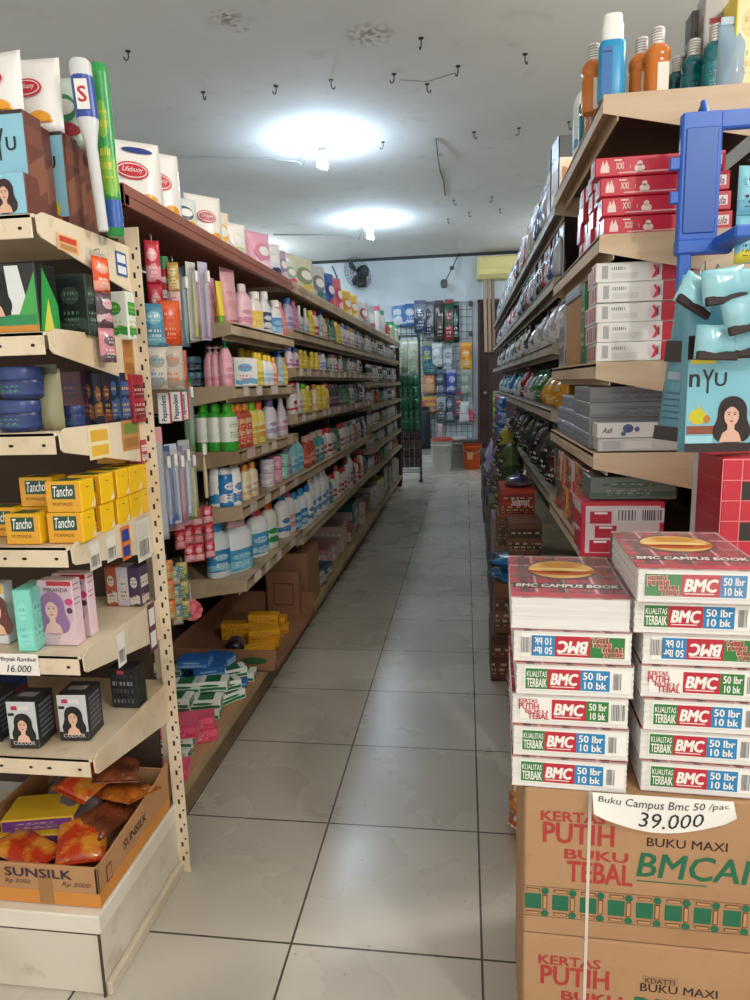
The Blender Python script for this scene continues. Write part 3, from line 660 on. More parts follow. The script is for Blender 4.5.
HB = special('hair_dye_carton', .062, .04, .092, '202225'); mb = MB(); f = Face(mb, (-.031, -.02, 0), (1, 0, 0), (0, 0, 1)); f.rect(.002, .002, .06, .09, mat('2c2e32', .35), 1)
for zz, c in ((.052, '9a9a9e'), (.035, '55575c'), (.012, '7d7f86'), (.068, '44464a')): f.bars(.006, zz, .056, zz+.009, mat(c, .4), 6, 2, int(zz*1000))
f.rect(.018, .078, .034, .086, mat('b8485a', .4), 2); HB.part('printed_front', mb); rackput(HB, 107, 141, 0, 1.285, 'all black hair dye carton near the post')
rackput(carton('slim_carton', .1, .05, .07, '2c4a8c', printed('2f55a0', 'b02a3a', '2a3a6a', 2)), -30, 16, 0, 1.235, 'blue and red carton in the shade behind'); 
# hanging strip of sachets on the fifth shelf bracket
def sachet_strip(name, n, w, h, t, cols, z_hook=.02):
    P = Proto(name, 'sachet strip'); P.h = n*h; P.w = w; P.d = t
    mb = MB(); mb.tube([(0, .012, .012), (0, 0, .014), (0, -.003, .004), (0, 0, -.004)], .0012, STEEL, 6); P.part(name, mb)
    for k in range(n):
        c = cols[k % len(cols)]; mb = MB(); mb.pillow(w, h*.99, t, c, 6, 7, z0=-(k+1)*h, wob=.18, seed=k+3); P.part('sachet', mb)
    return P
ORS = [printed('e0552a', 'e8a08a', 'f2e0d0', 3, .2), printed('5a4a52', 'c9b0b8', 'e8707a', 3, .2, 4), printed('c8868f', '6a5a60', 'e8d8d8', 3, .2, 2)]
st = sachet_strip('hanging_sachet_strip', 3, .042, .065, .016, ORS)
spawn(st, (RX+.022, 1.245, 1.415), -.25+PI/2, 'orange and silver sachet strip hanging from bracket', 'of slotted end rack', rx=0)

# --- open carton of packets on the plinth
t = empty('open_carton', (0, 0, .1795)); label(t, 'open orange brown carton of snack packets standing on white plinth', 'carton')
SK = worn('b88a60', 'a87a50', 3, .75); x0, x1, y0, y1 = -1.02, -.705, 1.072, 1.393
mb = MB(); mb.box(x0, y0, 0, x1, y1, .004, SK); mb.box(x0, y0, 0, x1, y0+.005, .085, SK, .001); mb.box(x0, y1-.005, 0, x1, y1, .1, SK, .001); mb.box(x0, y0, 0, x0+.005, y1, .1, SK, .001)
mb.prism([(y0, 0), (y1, 0), (y1, .115), (y1-.06, .10), (y0+.02, .083), (y0, .088)], (x1-.005, 0, 0), (0, 1, 0), (0, 0, 1), (.005, 0, 0), SK); mb.build('carton_body', t)
mb = MB(); f = Face(mb, (x0, y0, 0), (1, 0, 0), (0, 0, 1)); f.rect(0, .0, .317, .03, mat('d08a3c', .6), 1); f.rect(.19, .002, .22, .058, mat('a3764a', .5), 2); f.text('SUNSILK', .122, .058, .262, .077, mat('3a2a3a', .6), 3, .03); f.text('Rp 5000', .12, .04, .175, .052, mat('5a4236', .6), 3, 0, .3); f.text('Rp 5000', .24, .04, .30, .052, mat('5a4236', .6), 3, 0, .3)
f = Face(mb, (x1, y0, 0), (0, 1, 0), (0, 0, 1)); f.rect(.0, .0, .31, .03, mat('d08a3c', .6), 1); f.rect(.03, .03, .05, .065, mat('4a3830', .6), 2); f.rect(.0325, .033, .0475, .062, mat('b98252', .6), 3); f.text('SUNSILK', .1, .05, .2, .07, mat('4a3830', .6), 3, .02); mb.build('printed_side', t)
PKM = [worn('c03a1c', 'd8902c', 22, .18, .45, .6, c3='f0d8a0'), worn('8a4a2c', '5a3020', 18, .15, .4, .65, c3='d8a070'), worn('7a7674', '4a4644', 14, .12, .4, .65, c3='b8b2ae'), worn('b5651e', '7a3a1c', 18, .15, .4, .65, c3='e0c060')]
def packet(k, w, h, t): 
    P = Proto('snack_packet', 'packet'); P.w, P.d, P.h = w, h, t
    P.part('snack_packet', MB().pillow(w, h, t, PKM[k], 8, 8, wob=.2, seed=k+9, M=Matrix.Rotation(PI/2, 4, 'X') @ Matrix.Translation((0, 0, -h/2))))
    P.part('seal', MB().box(-w/2, -h/2-.006, -.0012, w/2, -h/2+.002, .0012, PKM[k])); return P
for k, x, y, z, rz, look in ((0, -.80, 1.18, .245, .5, 'red and yellow snack packet on top of the pile'), (1, -.79, 1.25, .246, -.2, 'brown snack packet at the front of pile'), (3, -.775, 1.31, .27, 1.2, 'orange snack packet against carton side'), (2, -.86, 1.27, .262, .2, 'grey foil packet in middle of pile'),
        (1, -.79, 1.32, .318, .4, 'brown snack packet topmost at the back'), (0, -.85, 1.315, .30, -.3, 'red snack packet at the back of pile'), (2, -.91, 1.31, .255, .3, 'grey foil packet at the back'), (0, -.90, 1.14, .245, 1.3, 'red snack packet low at front'), (1, -.80, 1.15, .212, .1, 'brown snack packet at the bottom')):
    o = spawn(packet(k, .095, .13, .032), (x, y, z), rz, look, 'in open carton', rx=.12*(-1)**k, ry=.15)
PS = carton('incense_carton', .15, .09, .03, 'd8b02c', printed('6a3a80', '7a4a92', 'd8c040', 2)); 
for k in range(3): spawn(PS, (-.925+.004*k, 1.21+.012*k, .1845+.0305*k), .12+.05*k, ('lowest', 'middle', 'topmost')[k] + ' purple and yellow incense carton', 'in open carton', k)

# ------------------------------------------------------------------ long toiletries shelving along the aisle
LX, LB = -.72, -1.12
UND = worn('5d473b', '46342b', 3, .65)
def bay(lab, Y0, Y1, zs, x0, x1, sg, m, top=None, kick=True, zt=1.6, cat='shelving', starts=None, tags=(), dp=.36, bd=.09, pt=.1):
    """x0 aisle edge, x1 back; sg +1 when the aisle lies at +X"""
    t = empty('gondola_shelving', ((x0+x1)/2, (Y0+Y1)/2, 0)); label(t, lab, cat, 'gondola shelving bays'); ox, oy = (x0+x1)/2, (Y0+Y1)/2
    A, B = min(x0, x1)-ox, max(x0, x1)-ox; e = x0-ox
    def b(mb, xa, ya, za, xb, yb, zb, mm, bev=0): mb.box(min(xa, xb), ya-oy, za, max(xa, xb), yb-oy, zb, mm, bev)
    for i, z in enumerate(zs):
        ys = (starts or {}).get(i, Y0)
        mb = MB(); b(mb, A, ys, z-.006, B, Y1, z, m); b(mb, e, ys, z-.034, e-sg*.003, Y1, z+.004, m, .001)
        b(mb, e-sg*.03, ys, z-.05, e-sg*.033, Y1, z-.006, m)
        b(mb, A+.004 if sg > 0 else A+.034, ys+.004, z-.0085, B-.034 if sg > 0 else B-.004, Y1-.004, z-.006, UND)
        s = mb.build('shelf', t)
        mb = MB(); mb.prism([(e, z+.003), (e, z-.034), (e-sg*(dp-.02), z-bd), (e-sg*dp, z-bd), (e-sg*dp, z+.003)], (0, ys-oy-.003, 0), (1, 0, 0), (0, 0, 1), (0, .003, 0), m); mb.build('side_bracket', s)
        mb = MB(); mb.prism([(e, z+.003), (e, z-.034), (e-sg*(dp-.02), z-bd), (e-sg*dp, z-bd), (e-sg*dp, z+.003)], (0, Y1-oy-.003, 0), (1, 0, 0), (0, 0, 1), (0, .003, 0), m); mb.build('side_bracket', s)
        if i in tags:
            yy = ys+.08
            while yy < Y1-.1:
                mb = MB(); b(mb, e+sg*.0006, yy, z-.03, e, yy+rng.uniform(.05, .09), z, mat(rng.choice(('d9d2c4', 'cfc4b8', 'd8b8ae', 'e2ddd2')), .6)); mb.build('price_tag', s); yy += rng.uniform(.12, .26)
    if top:
        mb = MB(); z = zt; b(mb, A, Y0, z-.02, B, Y1, z, top); b(mb, e, Y0, z-.042, e-sg*.02, Y1, z+.004, top, .002); b(mb, e+sg*.002, Y0, z-.02, e, Y1, z-.0, top, .0008)
        b(mb, A, Y0, z-.042, B, Y0+.02, z-.02, top)
        mb.build('top_board', t)
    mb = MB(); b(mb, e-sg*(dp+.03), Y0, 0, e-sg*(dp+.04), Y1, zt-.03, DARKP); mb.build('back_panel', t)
    for yy in (Y0+.005, Y1-.035):
        mb = MB(); b(mb, e-sg*(dp-.01), yy, 0, e-sg*(dp+.025), yy+.03, zt-.02, DUSTY)
        k = .1
        while k < zt-.1: b(mb, e-sg*(dp-.0104), yy+.01, k, e-sg*(dp-.01), yy+.018, k+.016, HOLE); k += .05
        mb.build('slotted_post', t)
    if kick:
        mb = MB(); b(mb, e-sg*.055, Y0, 0, e-sg*.075, Y1, pt-.01, worn('8a7458', '6a563e', 4, .7)); b(mb, e, Y0, pt-.035, B if sg < 0 else A, Y1, pt, worn('b29a74', '94805c', 4, .6), .003); mb.build('plinth', t)
    return t
TN = 'near toiletries bay'; TM = 'middle toiletries bay'; TF = 'last toiletries bay'
Z1 = (.533, .777, .961, 1.168, 1.364); Z2 = (.50, .775, 1.04, 1.24, 1.40); Z3 = (.48, .66, .83, 1.0, 1.18, 1.40)
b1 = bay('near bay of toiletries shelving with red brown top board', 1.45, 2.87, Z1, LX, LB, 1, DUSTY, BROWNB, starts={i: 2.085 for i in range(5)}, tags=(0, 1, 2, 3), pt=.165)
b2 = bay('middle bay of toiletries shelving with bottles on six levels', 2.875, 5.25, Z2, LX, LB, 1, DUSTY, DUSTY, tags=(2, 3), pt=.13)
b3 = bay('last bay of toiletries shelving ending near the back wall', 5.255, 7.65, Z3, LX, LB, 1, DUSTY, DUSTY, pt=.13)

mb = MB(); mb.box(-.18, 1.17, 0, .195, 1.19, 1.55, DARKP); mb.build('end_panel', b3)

# --- top board
ZT = 1.604
pl = 'on top board, %s' % TN; X = -.74
pick(pouch('refill_pouch', .16, .17, .07, 'f1efe9', 'oval'), ZT, 133, X, rz=-.9, look='white refill pouch with red logo beside rack', place=pl)
pick(pouch('refill_pouch', .15, .18, .07, 'f3f1ec', 'oval'), ZT, 157, X, rz=-.75, look='big white refill pouch with red oval logo', place=pl)
pick(pouch('refill_pouch', .1, .09, .05, 'dfe4e2', 'blob', '3a4a4c', 'e8c83a'), ZT, 182, X, rz=-.7, look='small grey refill pouch with yellow patch', place=pl)
pick(pouch('refill_pouch', .13, .145, .05, 'f0eee6', 'oval', 'b83048', 'e8b830'), ZT, 205, X, rz=-.7, look='white refill pouch with yellow foot', place=pl)
pick(pouch('refill_pouch', .1, .14, .05, 'f0e0c8', 'blob', 'f0c040', 'e8d8b0'), ZT, 219, X-.03, rz=-.6, look='cream refill pouch with yellow patch', place=pl)
pick(pouch('refill_pouch', .15, .16, .06, 'd5d8a8', 'blob', 'c5c890', 'e0dcc0'), ZT, 240, X-.085, rz=-.6, look='olive refill pouch at the back', place=pl)
pick(pouch('refill_pouch', .10, .11, .03, 'f2f0ea', 'blob', 'e6e2d6', 'c8d0a0'), ZT, 235, X, rz=-.6, look='small white pouch before the olive one', place=pl)
pick(pouch('refill_pouch', .13, .15, .06, 'e8a8c0', 'blob', 'd888a8', 'f0d0dc'), ZT, 259, X, rz=-.5, look='pink refill pouch', place=pl)
pick(pouch('refill_pouch', .13, .14, .06, 'e6e8ea', 'blob', 'dfe3e8', '2f3a6a'), ZT, 270, X, rz=-.5, look='silver white refill pouch with navy foot', place=pl)
pick(pouch('refill_pouch', .1, .13, .05, 'b8a0b8', 'blob', '9a88a8', 'd0c0d0'), ZT, 280, X, rz=-.4, look='mauve refill pouch', place=pl)
pick(pouch('refill_pouch', .14, .12, .06, 'd8dcd4', 'blob', '9cb0a4', 'd85a58'), ZT, 287, X, rz=-.4, look='grey refill pouch with coral foot', place=pl)
pl = 'on top board, %s' % TM
for px, w, h, c, a, b_, lk in ((301, .24, .19, 'd2d6bc', '8f9a7c', 'd8c45a', 'pale olive refill pouch, widest'), (315, .22, .2, 'c9cccc', '7a8286', '3a7a7a', 'grey refill pouch'), (327, .16, .2, '3f66b0', '2c4c94', 'c04050', 'blue refill pouch with red foot'),
        (336, .14, .21, 'd86a80', 'c8485f', 'f0c8d0', 'coral pink refill pouch'), (344, .2, .18, 'e8b83a', 'd89a28', 'f0dc80', 'yellow refill pouch'), (351, .2, .19, 'efc23e', 'e0a42a', 'f0dc80', 'bright yellow refill pouch'), (361, .22, .2, 'c8c9c6', 'b04058', '8a8a8c', 'grey pouch with red band'),
        (368, .26, .22, 'bfc2c4', 'd0d4d6', 'a84050', 'silver pouch under red header')):
    pick(pouch('refill_pouch', w, h, .07, c, 'blob', a, b_), ZT, px, X, rz=-.35, look=lk, place=pl)
pl = 'on top board, %s' % TF
for px, w, h, c, lk in ((377, .13, .24, 'e8e6e2', 'white tall bottle with pink cap'), (381, .13, .23, 'e2e8e6', 'white tall bottle with green cap'), (386, .2, .16, 'c4283a', 'red bottle'), (391, .2, .2, 'b8cfa0', 'pale green bottle'), (395, .2, .2, 'cfe0c8', 'mint white bottle')):
    pick(bottle('detergent_bottle', w, .08, h, c, 'd86a80' if 'pink' in lk else '4a9a6a', printed(c, 'd8d8d8', '8a9aa0', 2)), ZT, px, X, look=lk, place=pl)

# --- product kinds
W1 = printed('f4f2ee', 'a8c8e0', '3f7ab8', 2.4); GRN = mat('2fae3c', .3)
K = {}
K['pt'] = ('pink squeeze tube', tube('lotion_tube', .055, .035, .15, 'e2a0aa', 'dc98a2', printed('e6a8b2', 'e0a0aa', 'c86a80', 2.4), .16))
K['yt'] = ('yellow squeeze tube with green cap', tube('lotion_tube', .035, .028, .135, 'e8cc3a', '78b82c', None, .2))
K['pl'] = ('large pink squeeze tube', tube('lotion_tube', .085, .05, .185, 'eab2b8', 'e6a8b0', printed('ecb6bc', 'e8aab2', 'd08490', 2.4), .1))
K['pb'] = ('pale pink lotion bottle', bottle('lotion_bottle', .085, .05, .155, 'e8bcc8', 'e6d6dc', printed('ecc4ce', 'd898a8', 'b86a80', 2.4), capstyle='flip'))
K['wy'] = ('white bottle with yellow label', bottle('baby_oil_bottle', .085, .045, .145, 'ece4da', 'efeae2', printed('e8c44c', 'f0d880', 'b88a30', 2.4), sh=.7))
K['wb'] = ('white bottle with navy label', bottle('lotion_bottle', .075, .045, .16, 'dfe0e2', 'e8e6e2', printed('3a4a6a', 'c8d0d8', 'f0f0f0', 2.4), sh=.6))
K['wbl'] = ('white bottle with round blue label', bottle('baby_oil_bottle', .085, .045, .145, 'e4e6e8', 'f0ede6', printed('5a9ad0', 'a8d0e8', '2c60a0', 2.4), sh=.7))
K['cr'] = ('coral lotion bottle', bottle('lotion_bottle', .08, .045, .145, 'e8887a', 'e09aa8', printed('f0a090', 'e8706a', 'f0d0c8', 2.4), sh=.55, capstyle='flip'))
K['lv'] = ('lavender bottle with blue cap', bottle('lotion_bottle', .07, .045, .15, 'b0a0c0', '2f5ca8', printed('c0b0cc', '8a80b0', '5a5a90', 2.4)))
K['mv'] = ('mauve pink bottle', bottle('lotion_bottle', .07, .045, .15, 'c88aa0', 'b86a88', printed('d09aae', 'b06a88', 'f0d0da', 2.4), capstyle='flip'))
K['sp'] = ('slim white spray bottle', bottle('spray_bottle', .05, .035, .14, 'd8dcdc', 'f0f0ee', printed('c8d0cc', 'a0b0b0', '6a7a80', 2.4), neck=.3, capstyle='long'))
K['bj'] = ('dark jar with teal lid', jar('cream_jar', .034, .05, '23303a', '4a7a8a', printed('2a3a46', '5a7a8a', 'c8d0d8', 2)))
K['pp'] = ('pink pump bottle', bottle('pump_bottle', .06, .042, .15, 'dfa0ae', 'c89aa4', printed('e6b0bc', 'd890a0', '8a4a60', 2.4), capstyle='pump'))
K['ppg'] = ('pink pump bottle with green top', bottle('pump_bottle', .06, .042, .17, 'dfa0ae', '14804a', printed('e6b0bc', 'd89aa8', 'a04a60', 2.4), capstyle='pump'))
K['cp'] = ('colourful white gift pack', carton('gift_pack', .17, .06, .115, 'f0eeea', printed('f2f0ec', '6ab8d8', 'd84a90', 3.2)))
K['ys'] = ('small yellow bottle with orange cap', bottle('baby_cologne', .055, .035, .14, 'efd86a', 'e8c030', printed('f0e090', 'd8c040', '6a8a40', 2.4)))
K['ws'] = ('white cologne bottle with yellow cap', bottle('baby_cologne', .06, .035, .135, 'eef0f0', 'e8c83a', printed('d8e8f0', 'b8d8e8', '5a9ac0', 2.4)))
K['ors'] = ('peach cologne bottle', bottle('baby_cologne', .05, .035, .13, 'f0b090', 'd8a030', printed('f0c0a8', 'e87a5a', 'c04a50', 2.4)))
K['cb'] = ('clear bottle with blue pump', bottle('pump_bottle', .055, .04, .165, 'a8b4b8', '2a60b0', printed('9aa8b0', 'c8d4d8', '46606a', 2.4), capstyle='pump'))
K['yo'] = ('yellow bottle with amber cap', bottle('cologne_bottle', .055, .04, .135, 'd8bc3a', 'c8922c', printed('e8d890', 'd0b840', '8a7a30', 2.4)))
K['gb'] = ('green bottle with white label', bottle('antiseptic_bottle', .07, .048, .155, '3fae3c', '4ab82f', printed('f0f2ea', 'e4eedc', '5a9a5a', 2.4), band=(.24, .86), sh=.86, capstyle='flip', neck=.5))
K['rb'] = ('red brown bottle with amber cap', bottle('antiseptic_bottle', .058, .045, .15, 'b8482f', 'd88a30', printed('e0b090', 'c84a38', 'f0e0c8', 2.4), band=(.12, .8), sh=.84, capstyle='flip', neck=.5))
K['yb'] = ('yellow bottle with lime cap', bottle('baby_wash', .07, .045, .15, 'ead86a', '6ac02c', printed('f0e4a0', 'e0cc50', 'd07a40', 2.4), sh=.8))
K['yr'] = ('yellow bottle with orange cap', bottle('baby_wash', .07, .045, .15, 'ecdc7a', 'e0562c', printed('f0e4a0', 'e8a860', 'd07a40', 2.4), sh=.8))
K['wp'] = ('white talc bottle with violet print', bottle('talc_bottle', .075, .05, .155, 'e6dfe6', '6a5a8a', printed('ece8f0', 'c0b0d0', '6a5a9a', 2.4), sh=.8))
K['wl'] = ('slender mauve white talc bottle', bottle('talc_bottle', .06, .045, .155, 'd8ccd2', 'dcd0d6', printed('e0d8de', 'c8a8b8', 'b0405a', 2.4), sh=.45, neck=.3))
K['ca'] = ('white can with blue swirl', can('powder_can', .03, .15, 'f0f0ee', 'f2f2f0', printed('f4f4f2', '2a8ac0', 'e89aa8', 1.6)))
K['cab'] = ('blue can with white cap', can('powder_can', .03, .15, '2a80c0', 'f0f0ee', printed('2a84c4', 'f0f0f0', '1c60a0', 1.3, seed=3)))
K['co'] = ('cream bottle with orange cap', bottle('talc_bottle', .06, .04, .145, 'ecdcb8', 'e08a30', printed('f0e4c8', 'e0c090', '7a9ac0', 2.4), sh=.85))
K['tw'] = ('white talc jar with lilac lid', jar('talc_jar', .034, .062, 'e8e0e6', 'd8ccd8', printed('f0ecf0', 'd0b8d0', '9a80a8', 2)))
K['tp'] = ('pink talc jar', jar('talc_jar', .034, .062, 'e0a0b4', 'dc98b0', printed('e8b0c0', 'd888a4', 'f0e0e8', 2)))
K['tm'] = ('mint talc jar', jar('talc_jar', .034, .062, '9ad8c8', '8ed0c0', printed('b0e0d4', '70c0b0', 'f0f8f4', 2)))
K['li'] = ('lilac lotion bottle', bottle('lotion_bottle', .075, .055, .15, 'b8a0b4', 'a890a8', printed('c4b0c4', 'a088a8', '6a5a7a', 2.4), capstyle='flip'))
K['aq'] = ('aqua lotion bottle', bottle('lotion_bottle', .085, .06, .155, '8accd4', '9ad8d0', printed('b8e0e8', '6ab4cc', '3a80a8', 2.4), capstyle='flip'))
K['rd'] = ('brick red lotion bottle', bottle('lotion_bottle', .075, .05, .15, 'b04a3a', 'c89a90', printed('b8543f', 'd87a60', 'f0d8c8', 2.4)))
K['tb'] = ('teal and beige bottle', bottle('lotion_bottle', .08, .05, .155, '3f9aa0', 'c8b090', printed('c8c0a8', '3a8a98', '2a6a70', 2.4)))
K['rw'] = ('red and white bottle', bottle('hand_wash', .08, .05, .155, 'e8e2de', 'c8303a', printed('e8e4e0', 'd0303c', '8a2a30', 2.2)))
K['gy'] = ('grey bottle with dark cap', bottle('lotion_bottle', .075, .05, .145, 'b8b8b4', '55585a', printed('a8aca8', '6a7a70', '3a4a44', 2.4)))
K['bg'] = ('big white pouch bottle with blue waist', bottle('powder_bottle', .13, .07, .188, 'e9eff2', 'e8b8c4', printed('3f9ac8', '7ac4e0', 'e8f4f8', 1.8), band=(.05, .52), sh=.8, neck=.55, capstyle='flip'))
K['bg2'] = ('tall white powder bottle with pink cap', bottle('powder_bottle', .10, .06, .186, 'e8ecee', 'd8485c', printed('4aa0cc', 'b8dcec', '2a70a8', 2), band=(.08, .6), sh=.82, capstyle='flip'))
K['go'] = ('green white bottle with orange cap', bottle('powder_bottle', .09, .055, .188, 'e6e8da', 'e06a28', printed('d8ecd8', '3f9a5a', '20704a', 2), sh=.84, capstyle='flip'))
K['wbb'] = ('white powder bottle with blue cap', bottle('powder_bottle', .085, .055, .188, 'ebebe6', '2f80c0', printed('e8e8e2', '3a80c0', 'a8c8d8', 2), sh=.84, capstyle='flip'))
K['wpc'] = ('white powder bottle with rose cap', bottle('powder_bottle', .085, .055, .188, 'ebebe6', 'd8405a', printed('ece8e4', 'e0a0a8', 'c8506a', 2), sh=.84, capstyle='flip'))
K['blc'] = ('blue and white powder bottle', bottle('powder_bottle', .085, .055, .188, 'dfe8ec', '3a9ad0', printed('2f80b8', '8ac4dc', 'f0f4f4', 2), sh=.84, capstyle='flip'))
K['wt'] = ('tall white slim bottle', bottle('powder_bottle', .075, .055, .22, 'e6e8e6', 'e0e2e0', printed('d8e4ea', '6a9ac0', '4a7aa0', 2), sh=.84, capstyle='flip'))
K['yc'] = ('clear yellow bottle', bottle('cologne_bottle', .075, .05, .14, 'e2c22c', 'e8d860', printed('ecd860', 'd8b020', 'f4ecb0', 2.2), sh=.75))
K['fl'] = ('floral white bottle', bottle('lotion_bottle', .085, .05, .145, 'dccdd4', '4a5a9a', printed('d8c8d0', 'b86a90', '7a6a9a', 3.4)))
K['gs'] = ('dark green bottle', bottle('shampoo_bottle', .075, .05, .14, '3a6a4a', '4a5a50', printed('4a7a58', '8aa890', '2a4a38', 2.4)))
K['bb'] = ('black white shampoo bottle', bottle('shampoo_bottle', .075, .05, .145, '3a3c42', 'd0d0d0', printed('d8d8d4', '4a4c54', '2a2c30', 2.2)))
K['ob'] = ('orange shampoo bottle', bottle('shampoo_bottle', .08, .05, .15, 'c8622c', 'e0e0dc', printed('d07a48', 'b84a28', 'f0d0b0', 2.2)))
K['wg'] = ('grey white shampoo bottle', bottle('shampoo_bottle', .08, .05, .15, 'c4c6c4', '8a8c8e', printed('d0d2d0', '9aa0a0', '5a6064', 2.2)))
K['dk'] = ('dark plum shampoo bottle', bottle('shampoo_bottle', .075, .05, .145, '4a3440', '6a5460', printed('5a4450', '8a7080', 'c0b0b8', 2.2)))

def put(k, z, px, X, place, rz=0.0, back=0.0, extra=0.0, scale=1.0):
    look, p = K[k]
    return pick(p, z+extra, X=X, px=px, ymin=2.135, ymax=2.825, rz=rz, look=look, place=place, back=back, scale=scale)
X = -.738
z = Z1[4]; pl = 'on top shelf, ' + TN
for k, px, bk, x_ in (('pt', 201, .08, X), ('pt', 212, .05, X), ('yt', 221, .02, X), ('pl', 230, .0, X), ('pb', 243.5, 0, X), ('wy', 255.5, 0, X), ('wb', 265, 0, X), ('wbl', 275.5, 0, X), ('cr', 284, 0, X)): put(k, z, px, x_, pl, back=bk, rz=-.25)
spawn(K['pt'][1], (-.86, 2.20, z+.0015), PI/2-.4, 'pink squeeze tube standing behind the others', pl, 2.16)
z = Z1[3]; pl = 'on fourth shelf, ' + TN
put('bj', z, 191, -.86, pl); put('bj', z, 191, -.86, pl, extra=.0502); put('bj', z, 198.5, -.84, pl)
for k, px, bk in (('pp', 209, .05), ('pp', 216, .03), ('ppg', 224, .0), ('cp', 241, 0), ('ys', 256, 0), ('ys', 259.5, 0), ('ws', 265, 0), ('ws', 269, 0), ('ors', 273.5, 0), ('cb', 280, 0), ('cb', 284, .03), ('yo', 288.5, 0)): put(k, z, px, X, pl, back=bk, rz=-.25, scale=.86)
for px in (243, 248, 253, 258, 263, 268): put('ys' if px % 2 else 'ws', z, px, X-.075, pl)
z = Z1[2]; pl = 'on third shelf, ' + TN
for k, px, bk in (('gb', 203, .08), ('gb', 213, .04), ('gb', 224, .0), ('rb', 233, 0), ('rb', 239.5, 0), ('rb', 246, 0), ('yb', 252, 0), ('yr', 259, 0), ('wp', 270, 0), ('wl', 282, 0)): put(k, z, px, X, pl, back=bk, rz=-.25)
z = Z1[1]; pl = 'on second shelf, ' + TN
for k, px, bk in (('ca', 209, .05), ('cab', 221, .02), ('ca', 235, 0), ('co', 246, 0), ('co', 253, 0), ('tw', 267.5, 0), ('tp', 275.5, 0), ('tm', 282, 0), ('li', 291, 0)): put(k, z, px, X, pl, back=bk, rz=-.2, scale=.86)
for k, px in (('tw', 267.5), ('tp', 275.5), ('tm', 282)):
    look, p = K[k]; pick(p, z+.0545, X=X, px=px, rz=-.2, look=look+' stacked on top', place=pl, scale=.86)
z = Z1[0]; pl = 'on first shelf, ' + TN
for k, px, bk in (('bg', 238, .0), ('bg2', 258, 0), ('go', 269.5, 0), ('wbb', 283, 0), ('wpc', 291.5, 0)): put(k, z, px, X, pl, back=bk, rz=-.45 if px < 262 else -.3)
spawn(K['blc'][1], (solveX(218, 2.135, .62), 2.135, z+.001), PI/2-.6, 'blue and white powder bottle beside red sachets', pl, 2.15)
spawn(K['bg2'][1], (-.93, 2.36, z+.001), PI/2-.5, 'tall white powder bottle behind the big pouch bottle', pl, 2.38)
# --- middle bay
rows = ((4, 'top', ('lv', 'mv', 'sp', 'sp', 'yc', 'rw', 'cb', 'ors', 'gs', 'gs', 'yc', 'yo', 'wg', 'fl', 'wg', 'co', 'wg', 'gy', 'wg', 'gy')),
        (3, 'fourth', ('fl', 'fl', 'yc', 'yc', 'yc', 'yc', 'wp', 'wbl', 'gy', 'wg', 'rw', 'wg', 'gs', 'gs', 'wg', 'fl', 'gy', 'wg', 'bb', 'bb')),
        (2, 'third', ('rw', 'wl', 'yb', 'yc', 'co', 'yc', 'yc', 'yr', 'dk', 'dk', 'dk', 'gs', 'gs', 'gs', 'gy', 'gy', 'gs', 'dk', 'bb', 'wg')),
        (1, 'second', ('aq', 'aq', 'rd', 'rd', 'tb', 'tb', 'rw', 'rw', 'gy', 'gs', 'rw', 'rw', 'wg', 'gy', 'wg', 'ob', 'gy', 'wg', 'dk', 'wg')),
        (0, 'first', ('blc', 'blc', 'wbb', 'wt', 'wt', 'wt', 'wt', 'tb', 'rw', 'wpc', 'rw', 'rw', 'wpc', 'wt', 'rd', 'rw', 'rd', 'wpc', 'dk', 'gy')))
for i, nm, ks in rows:
    z = Z2[i]; yy = 2.96
    for k in ks:
        look, p = K[k]; pick(p, z, X=X-rng.uniform(0, .012), Y=yy, rz=rng.uniform(-.2, .05)-.1, look=look, place='on %s shelf, %s' % (nm, TM), scale={3: .66, 2: .9, 4: .95}.get(i, 1.0)); yy += 2.22/len(ks)
# --- last bay
for i, nm in enumerate(('first', 'second', 'third', 'fourth', 'fifth', 'top')):
    z = Z3[i]; yy = 5.36; sel = (('wg', 'rd', 'gs', 'gy'), ('wg', 'gy', 'wg', 'dk'), ('wg', 'rw', 'gs', 'gy'), ('wg', 'ob', 'gs', 'wg', 'bb'), ('bb', 'wg', 'bb', 'gy'), ('wg', 'gy', 'bb', 'wg'))[i]
    for q in range(13):
        k = sel[(q//2) % len(sel)]; look, p = K[k]
        pick(p, z, X=X-rng.uniform(0, .012), Y=yy, rz=rng.uniform(-.2, .1), look=look, place='on %s shelf, %s' % (nm, TF), scale=(.78, .74, .74, .8, .95, .95)[i]); yy += .177

# --- bottom level of near bay: soaps in front, carton of yellow packs behind
pl = 'on bottom level, %s' % TN
SG = carton('soap_carton', .1, .055, .032, 'eef0ea', printed('eaf0e6', '1f7a48', '2c8a54', 2.1), 'soap', printed('e8eee4', '1f6a40', '2f8a58', 1.9, seed=1))
SPK = carton('soap_carton', .1, .06, .034, 'd84a68', printed('e05a78', 'd03a5c', 'f4d0d8', 2.1), 'soap', printed('e0607c', 'd44866', 'f0c8d0', 2.1))
SB = carton('soap_carton', .1, .06, .032, '2f62a8', printed('2f66b0', '6aa8d8', 'e0ecf4', 2.1), 'soap', printed('2f66b0', '5a9ad0', 'd8e8f0', 2.1))
bz = .102
def soap(P, px, py, z, rz, look, Zt=0): p = at(px, py, Z=z); spawn(P, (p.x, p.y, z), rz, look, pl, p.y)
tray = MB(); tray.box(-1.05, 1.46, .166, -.718, 2.17, .169, CARD, .001); o = tray.build('cardboard_sheet'); label(o, 'flat cardboard sheet under the soap cartons on bottom level', 'sheet')
